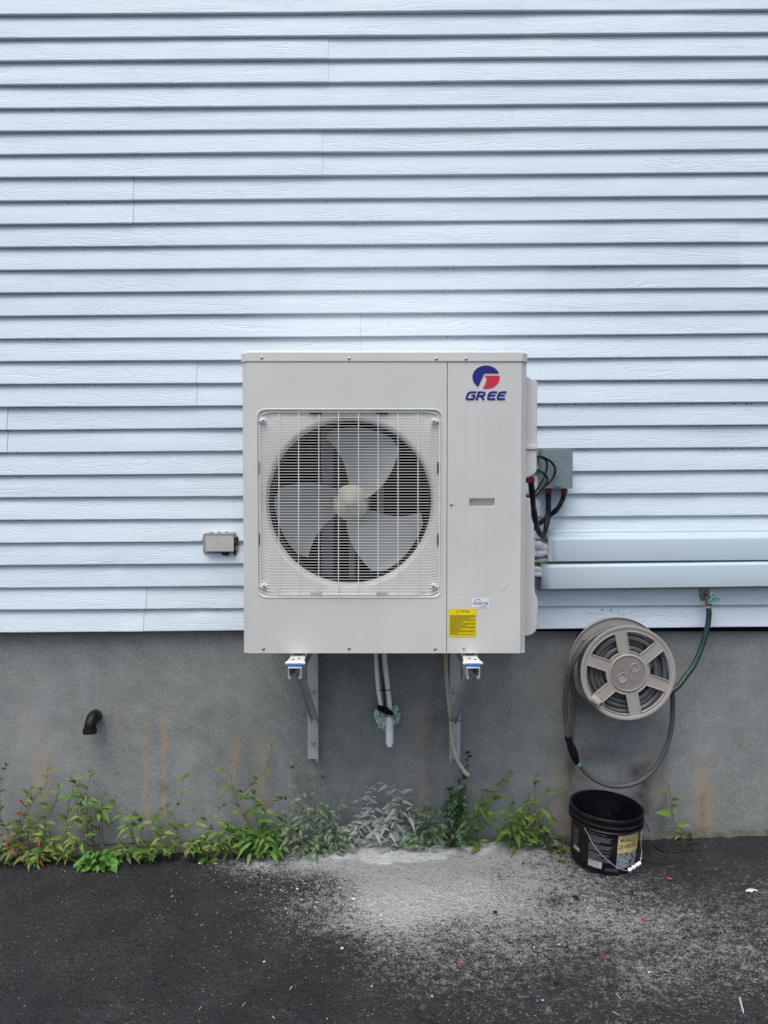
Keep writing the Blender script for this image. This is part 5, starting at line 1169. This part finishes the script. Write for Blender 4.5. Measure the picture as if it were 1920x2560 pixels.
plant([[(1090, 520), (1130, 380), (1200, 290), (1250, 210), (1300, 190)], [(1100, 520), (1140, 400), (1200, 450)], [(1160, 510), (1180, 380), (1220, 360), (1250, 400)], [(1110, 520), (1180, 290), (1200, 240)], [(1130, 500), (1250, 240), (1315, 150)]], 'open weed with long pointed leaves right of the climbing vine', ML_green, M_stemg, l2, seed=101, flowers=.4, nleaf=.85, leafL=.070, bushes=((1130, 360, 60, 60, 14, 1.0),))
plant([[(1330, 530), (1340, 400), (1335, 270)], [(1320, 530), (1310, 430), (1340, 350)], [(1380, 530), (1400, 430), (1400, 330), (1440, 210)]], 'full bushy green weed between the right bracket and the bucket', ML_green, M_stemg, l2, seed=105, flowers=.3, bushes=((1340, 460, 90, 60, 66, .85), (1350, 350, 50, 60, 18, .95)))
plant([[(1470, 540), (1450, 400), (1450, 250), (1448, 160)], [(1480, 540), (1470, 300), (1540, 250), (1620, 205)], [(1460, 540), (1480, 440), (1500, 340)]], 'thin tall weed next to the bushy one, closest to the bucket', ML_green, M_stem, l2, seed=109, flowers=1, bushes=((1460, 400, 50, 50, 16, .9),), nleaf=.9)
plant([[(1530, 560), (1510, 490), (1480, 440)], [(1540, 560), (1560, 500)]], 'small dark weed two hand-widths left of the bucket base', ML_dark, M_stem, l2, seed=111, flowers=0, bushes=((1530, 520, 40, 36, 20, .8),))
plant([[(1600, 560), (1590, 500)], [(1610, 560), (1625, 510)]], 'low weed tucked against the left side of the bucket', ML_green, M_stemg, l2, seed=113, flowers=0, bushes=((1600, 530, 36, 34, 22, .75),), leafL=.05)
# vine right of the bucket, leaves set one by one
vt = thing('wall_vine', G(*c6(1560, 740)) * 1.0, 'single thin vine with a few leaves climbing the wall right of the bucket', 'plant', 'weeds growing along the foundation')
sb = MB(); sb.tube(spline([P(*c6(x, y), -.012 - .006 * (i % 2)) for i, (x, y) in enumerate(((1560, 735), (1510, 640), (1460, 580), (1415, 500), (1385, 400), (1375, 280), (1358, 160), (1350, 40)))], 6), .0012, 6); sb.build('stem', M_stem, vt)
lb_ = MB(); rs = random.Random(2)
for (x0, y0, x1, y1) in ((1345, 125, 1255, 95), (1375, 395, 1180, 365), (1375, 225, 1490, 220), (1380, 300, 1465, 290), (1385, 330, 1425, 395), (1430, 525, 1605, 515), (1500, 590, 1420, 575), (1545, 690, 1545, 750), (1560, 660, 1595, 575), (1470, 610, 1410, 690), (1550, 660, 1500, 650), (1575, 690, 1610, 640), (1540, 680, 1490, 730)):
    a = P(*c6(x0, y0), -.018); c = P(*c6(x1, y1), -.045); leaf(lb_, a, c - a, Vector((0, -.8, .6)), (c - a).length, (c - a).length * .32, .05, .3, rs.random())
lb_.build('foliage', ML_green, vt, attrs=True, recalc=False)

# foam lump on the dust heap
q_ = P(*l2(755, 470), -.06); mb = MB()
for (x, y, r_) in ((735, 470, 26), (770, 475, 28), (760, 455, 18), (720, 480, 16), (790, 480, 14)): mb.lump(P(*l2(x, y), -.06), (r_ / 1200, .018, r_ / 1350), x, 3, .9, 2.2)
tag(mb.build('foam_lump', M_foam, org=q_, angle=60), 'crumpled pale foam lump on top of the dust heap among dusty leaves', 'foam lump')

# ================================================================= LITTER ON THE ASPHALT
def on_ground(px, py, dz=.004): q_ = G(px, py); q_.z += dz; return q_
def bit(px, py, rad_, m, name, label, cat, seed, group=None, amp=.4, n=2):
    q_ = on_ground(px, py); mb = MB(); mb.lump(q_, rad_, seed, n, amp, 1.4); o = mb.build(name, m, org=q_, angle=30); tag(o, label, cat, group); return o
def plug(px, py, ang, L, r_, label):
    q_ = on_ground(px, py, r_); d = Vector((math.cos(ang), math.sin(ang), 0)); mb = MB(); r_ *= .8; L *= .8; mb.lathe([(r_ * .5, L * .2), (r_ * .5, 0), (r_, 0), (r_ * 1.05, L * .3), (r_ * .9, L * .6), (r_ * .95, L), (r_ * .5, L), (r_ * .5, L * .8)], q_ - d * L / 2, d, 14)
    tag(mb.build('plastic_plug', M_plug, org=q_), label, 'plastic bit', 'red plastic bits on the asphalt')
plug(*g4(1234, 172), -.6, .022, .0048, 'red plastic plug on the asphalt just right of the bucket')
plug(*g4(1126, 351), .5, .019, .0052, 'red plastic plug below and right of the bucket')
plug(*g4(960, 510), 1.0, .013, .004, 'small red plastic bit, lower one right of centre foreground')
plug(*g4(335, 534), .2, .015, .0038, 'red plastic bit nearest the middle of the foreground')
plug(*g4(667, 246), 2.0, .012, .0036, 'red plastic bit beside the dark stain left of the bucket')
plug(*g4(1497, 192), .2, .009, .003, 'tiny red plastic bit farthest right on the asphalt')
bit(*g4(1072, 224), (.009, .007, .004), mat('dark_red_crumb', (.07, .012, .015), .8), 'dark_red_crumb', 'dark red crumb on the asphalt directly in front of the bucket', 'crumb', 3)
bit(*g4(790, 181), (.0055, .0045, .003), M_orange, 'orange_chip', 'orange chip on the dusty asphalt left of the bucket', 'chip', 4, 'orange chips on the asphalt')
bit(*g4(137, 441), (.0045, .0045, .003), M_orange, 'orange_chip', 'orange chip farther out on the asphalt below the dust heap', 'chip', 5, 'orange chips on the asphalt')
bit(*g4(825, 248), (.012, .007, .005), M_charred, 'dark_crumb', 'black crumb on the dusty asphalt right of the dark stain', 'crumb', 6, 'dark crumbs on the asphalt')
bit(*g4(742, 618), (.008, .006, .005), M_charred, 'dark_crumb', 'black crumb in the lower foreground right of centre', 'crumb', 7, 'dark crumbs on the asphalt')
bit(*g4(480, 314), (.008, .005, .004), M_charred, 'dark_crumb', 'black crumb on the dusty asphalt below the dust heap', 'crumb', 9, 'dark crumbs on the asphalt')
bit(*g4(1522, 642), (.008, .006, .005), mat('brown_crumb', (.06, .022, .018), .8), 'brown_crumb', 'brown crumb just above the pale stick at lower right', 'crumb', 12)
for i, ((x, y), lb) in enumerate(((g4(652, 291), 'left of the dark stain by the bucket'), (g4(685, 697), 'near the bottom edge right of centre'), (g4(648, 467), 'midway out in the right foreground'), (g4(208, 680), 'near the bottom edge just right of centre'))):
    bit(x, y, (.0042, .0036, .0026), M_tan, 'tan_chip', 'tan chip on the asphalt ' + lb, 'chip', 20 + i, 'tan chips on the asphalt')
def stick(px, py, px2, py2, r_, m, name, label, cat, flat=.4):
    a = on_ground(px, py, r_ * .6 + .001); c = on_ground(px2, py2, r_ * .6 + .001); mb = MB(); pp = [a.lerp(c, i / 6) + Vector((0, 0, .0015 * math.sin(i))) for i in range(7)]
    mb.tube(pp, [r_ * k for k in (.55, 1, 1.05, 1, .95, 1, .6)], 8, flat=flat); tag(mb.build(name, m, org=a), label, cat)
stick(*g4(1534, 688), *g4(1552, 750), .0075, M_paper, 'pale_stick', 'flat pale grey stick lying on the asphalt at lower right', 'stick')
stick(*g3(1262, 638), *g3(1252, 650), .004, M_tan, 'wood_splinter', 'short yellowish splinter on dark asphalt, rightmost of three', 'splinter')
stick(*g3(1060, 710), *g3(1046, 720), .004, M_tan, 'wood_splinter', 'yellowish splinter on dark asphalt, middle one of three', 'splinter')
stick(*g3(870, 727), *g3(861, 733), .004, M_tan, 'wood_splinter', 'yellowish splinter on dark asphalt, leftmost of three', 'splinter')
stick(*g3(1176, 768), *g3(1186, 773), .0035, M_tan, 'wood_splinter', 'small yellowish splinter close to the bottom edge of the view', 'splinter')
stick(*g4(1218, 684), *g4(1236, 702), .003, M_litterleaf, 'grass_blade', 'short green grass blade on the asphalt at lower right', 'leaf')
stick(*g4(985, 744), *g4(1020, 758), .0012, M_paper, 'dry_stalk', 'thin pale curved stalk near the bottom edge', 'stalk')
stick(*g4(1000, 664), *g4(1024, 690), .0012, M_paper, 'dry_stalk', 'thin pale stalk lying above the curved one in the foreground', 'stalk')
q_ = on_ground(*g4(1590, 224), .003); mb = MB()
rs = random.Random(9); lp = [G(*g4(x, y)) for x, y in ((1561, 226), (1572, 218), (1590, 216), (1600, 221), (1622, 225), (1612, 228), (1598, 226), (1590, 231), (1575, 229), (1563, 231))]
vs2 = [Vector((a.x, a.y, a.z + .004 + .004 * rs.random())) for a in lp]; mb.add(vs2 + [v_ + Vector((0, 0, .0012)) for v_ in vs2], [tuple(range(9, -1, -1)), tuple(range(10, 20))] + [(i, (i + 1) % 10, 10 + (i + 1) % 10, 10 + i) for i in range(10)])
tag(mb.build('paper_scrap', M_paper, org=q_, smooth=False), 'torn white scrap lying on the asphalt at the right edge', 'scrap')
mb = MB(); pts = [on_ground(*c6(x, y), .004) for x, y in ((1180, 745), (1195, 790), (1250, 822), (1350, 838), (1470, 838), (1560, 828), (1622, 812), (1600, 785), (1560, 765), (1620, 745), (1700, 738))]
mb.tube(spline(pts, 6), .0024, 7); tag(mb.build('wire_loop', M_cable, org=pts[0]), 'loop of black wire lying on the ground right of the bucket', 'wire')
mb = MB(); q_ = on_ground(*g4(748, 92), .004); leaf(mb, q_, Vector((.9, -.2, .1)), Vector((0, 0, 1)), .036, .012, .05, .2, .5); tag(mb.build('fallen_leaf', ML_green, org=q_, attrs=True, recalc=False), 'fallen green leaf on the dust left of the bucket', 'leaf')
for i, ((x, y), c_, lb) in enumerate(((l1(1648, 655), (.24, .12, .07), 'dead brown leaf at the asphalt edge under the bushy weeds'), (l2(112, 572), (.30, .15, .08), 'dead orange-brown leaf at the left end of the dust'), (l1(468, 695), (.24, .10, .06), 'dead reddish leaf beside the bright leafy clump'))):
    mb = MB(); q_ = on_ground(x, y, .006); leaf(mb, q_, Vector((.7, -.5, .2)), Vector((.2, 0, 1)), .030, .016, .05, .5, .5); tag(mb.build('dead_leaf', mat('dead_leaf_%d' % i, c_, .8, 0, .3, 90), org=q_, attrs=True, recalc=False), lb, 'leaf')
# loose pale stones, large ones each a thing
rs = random.Random(77)
big_st = [g3(1525, 258), g3(1643, 330), g3(1477, 473), g3(1285, 215), g3(862, 104), g3(1368, 274), g3(1425, 297), g3(1482, 283), g3(1305, 262), g3(1590, 228), g3(1470, 210), g3(1503, 350), g3(1360, 294), g3(1235, 300), g3(1141, 530), g3(1212, 220), g3(1376, 202), g3(1450, 255), g3(1513, 303), g3(1606, 636), g4(42, 270), g4(40, 372), g4(253, 364), g4(400, 410), g4(757, 455), g4(330, 341), g4(1145, 576)]
sz_ = [.0085, .0075, .0075, .006, .006]
for i, (x, y) in enumerate(big_st):
    s_ = sz_[i] if i < 5 else rs.uniform(.0032, .0052)
    bit(x, y, (s_, s_ * .8, s_ * .62), M_stone, 'white_stone', 'lone white stone chip at the asphalt edge left of the dust patch' if i == 4 else 'loose white stone chip lying on the open asphalt', 'stone', i + 30, 'loose white stone chips on the asphalt', amp=.9, n=1)
mb = MB(); cnt = 0
import bmesh
ico = bmesh.new(); bmesh.ops.create_icosphere(ico, subdivisions=1, radius=1.0); iv = [q_.co.copy() for q_ in ico.verts]; iff = [tuple(x.index for x in f.verts) for f in ico.faces]; ico.free()
while cnt < 1900:
    x = rs.uniform(-1.7, 1.8); y = rs.uniform(-2.3, -.03)
    dd = .9 * math.exp(-((x + .12) / .34) ** 2 - ((y + .28) / .11) ** 2) + .32 * math.exp(-((x - .1) / .6) ** 2 - ((y + .35) / .35) ** 2) + .05 * math.exp(-((x + .1) / .6) ** 2 - ((y + 1.0) / .8) ** 2) + .010
    if rs.random() > dd: continue
    cnt += 1; s_ = rs.uniform(.0009, .0026) * (1.25 if rs.random() < .12 else 1) * (.75 if y < -.6 else 1); zz = gz(x) + .002 + .022 * math.exp(-((x + .02) / .34) ** 2 - ((y - .03) / .17) ** 2) + .008 * min(1, 1.2 * math.exp(-((x + .02) / .36) ** 2 - (y / .13) ** 2))
    mb.add([(x + a.x * s_ * rs.uniform(.6, 1.2), y + a.y * s_ * rs.uniform(.6, 1.2), zz + a.z * s_ * .7) for a in iv], iff)
tag(mb.build('gravel', M_stone, org=(0, -.3, 0), recalc=False, smooth=False), 'fine pale grit scattered over the dusty asphalt', 'gravel', kind='stuff')
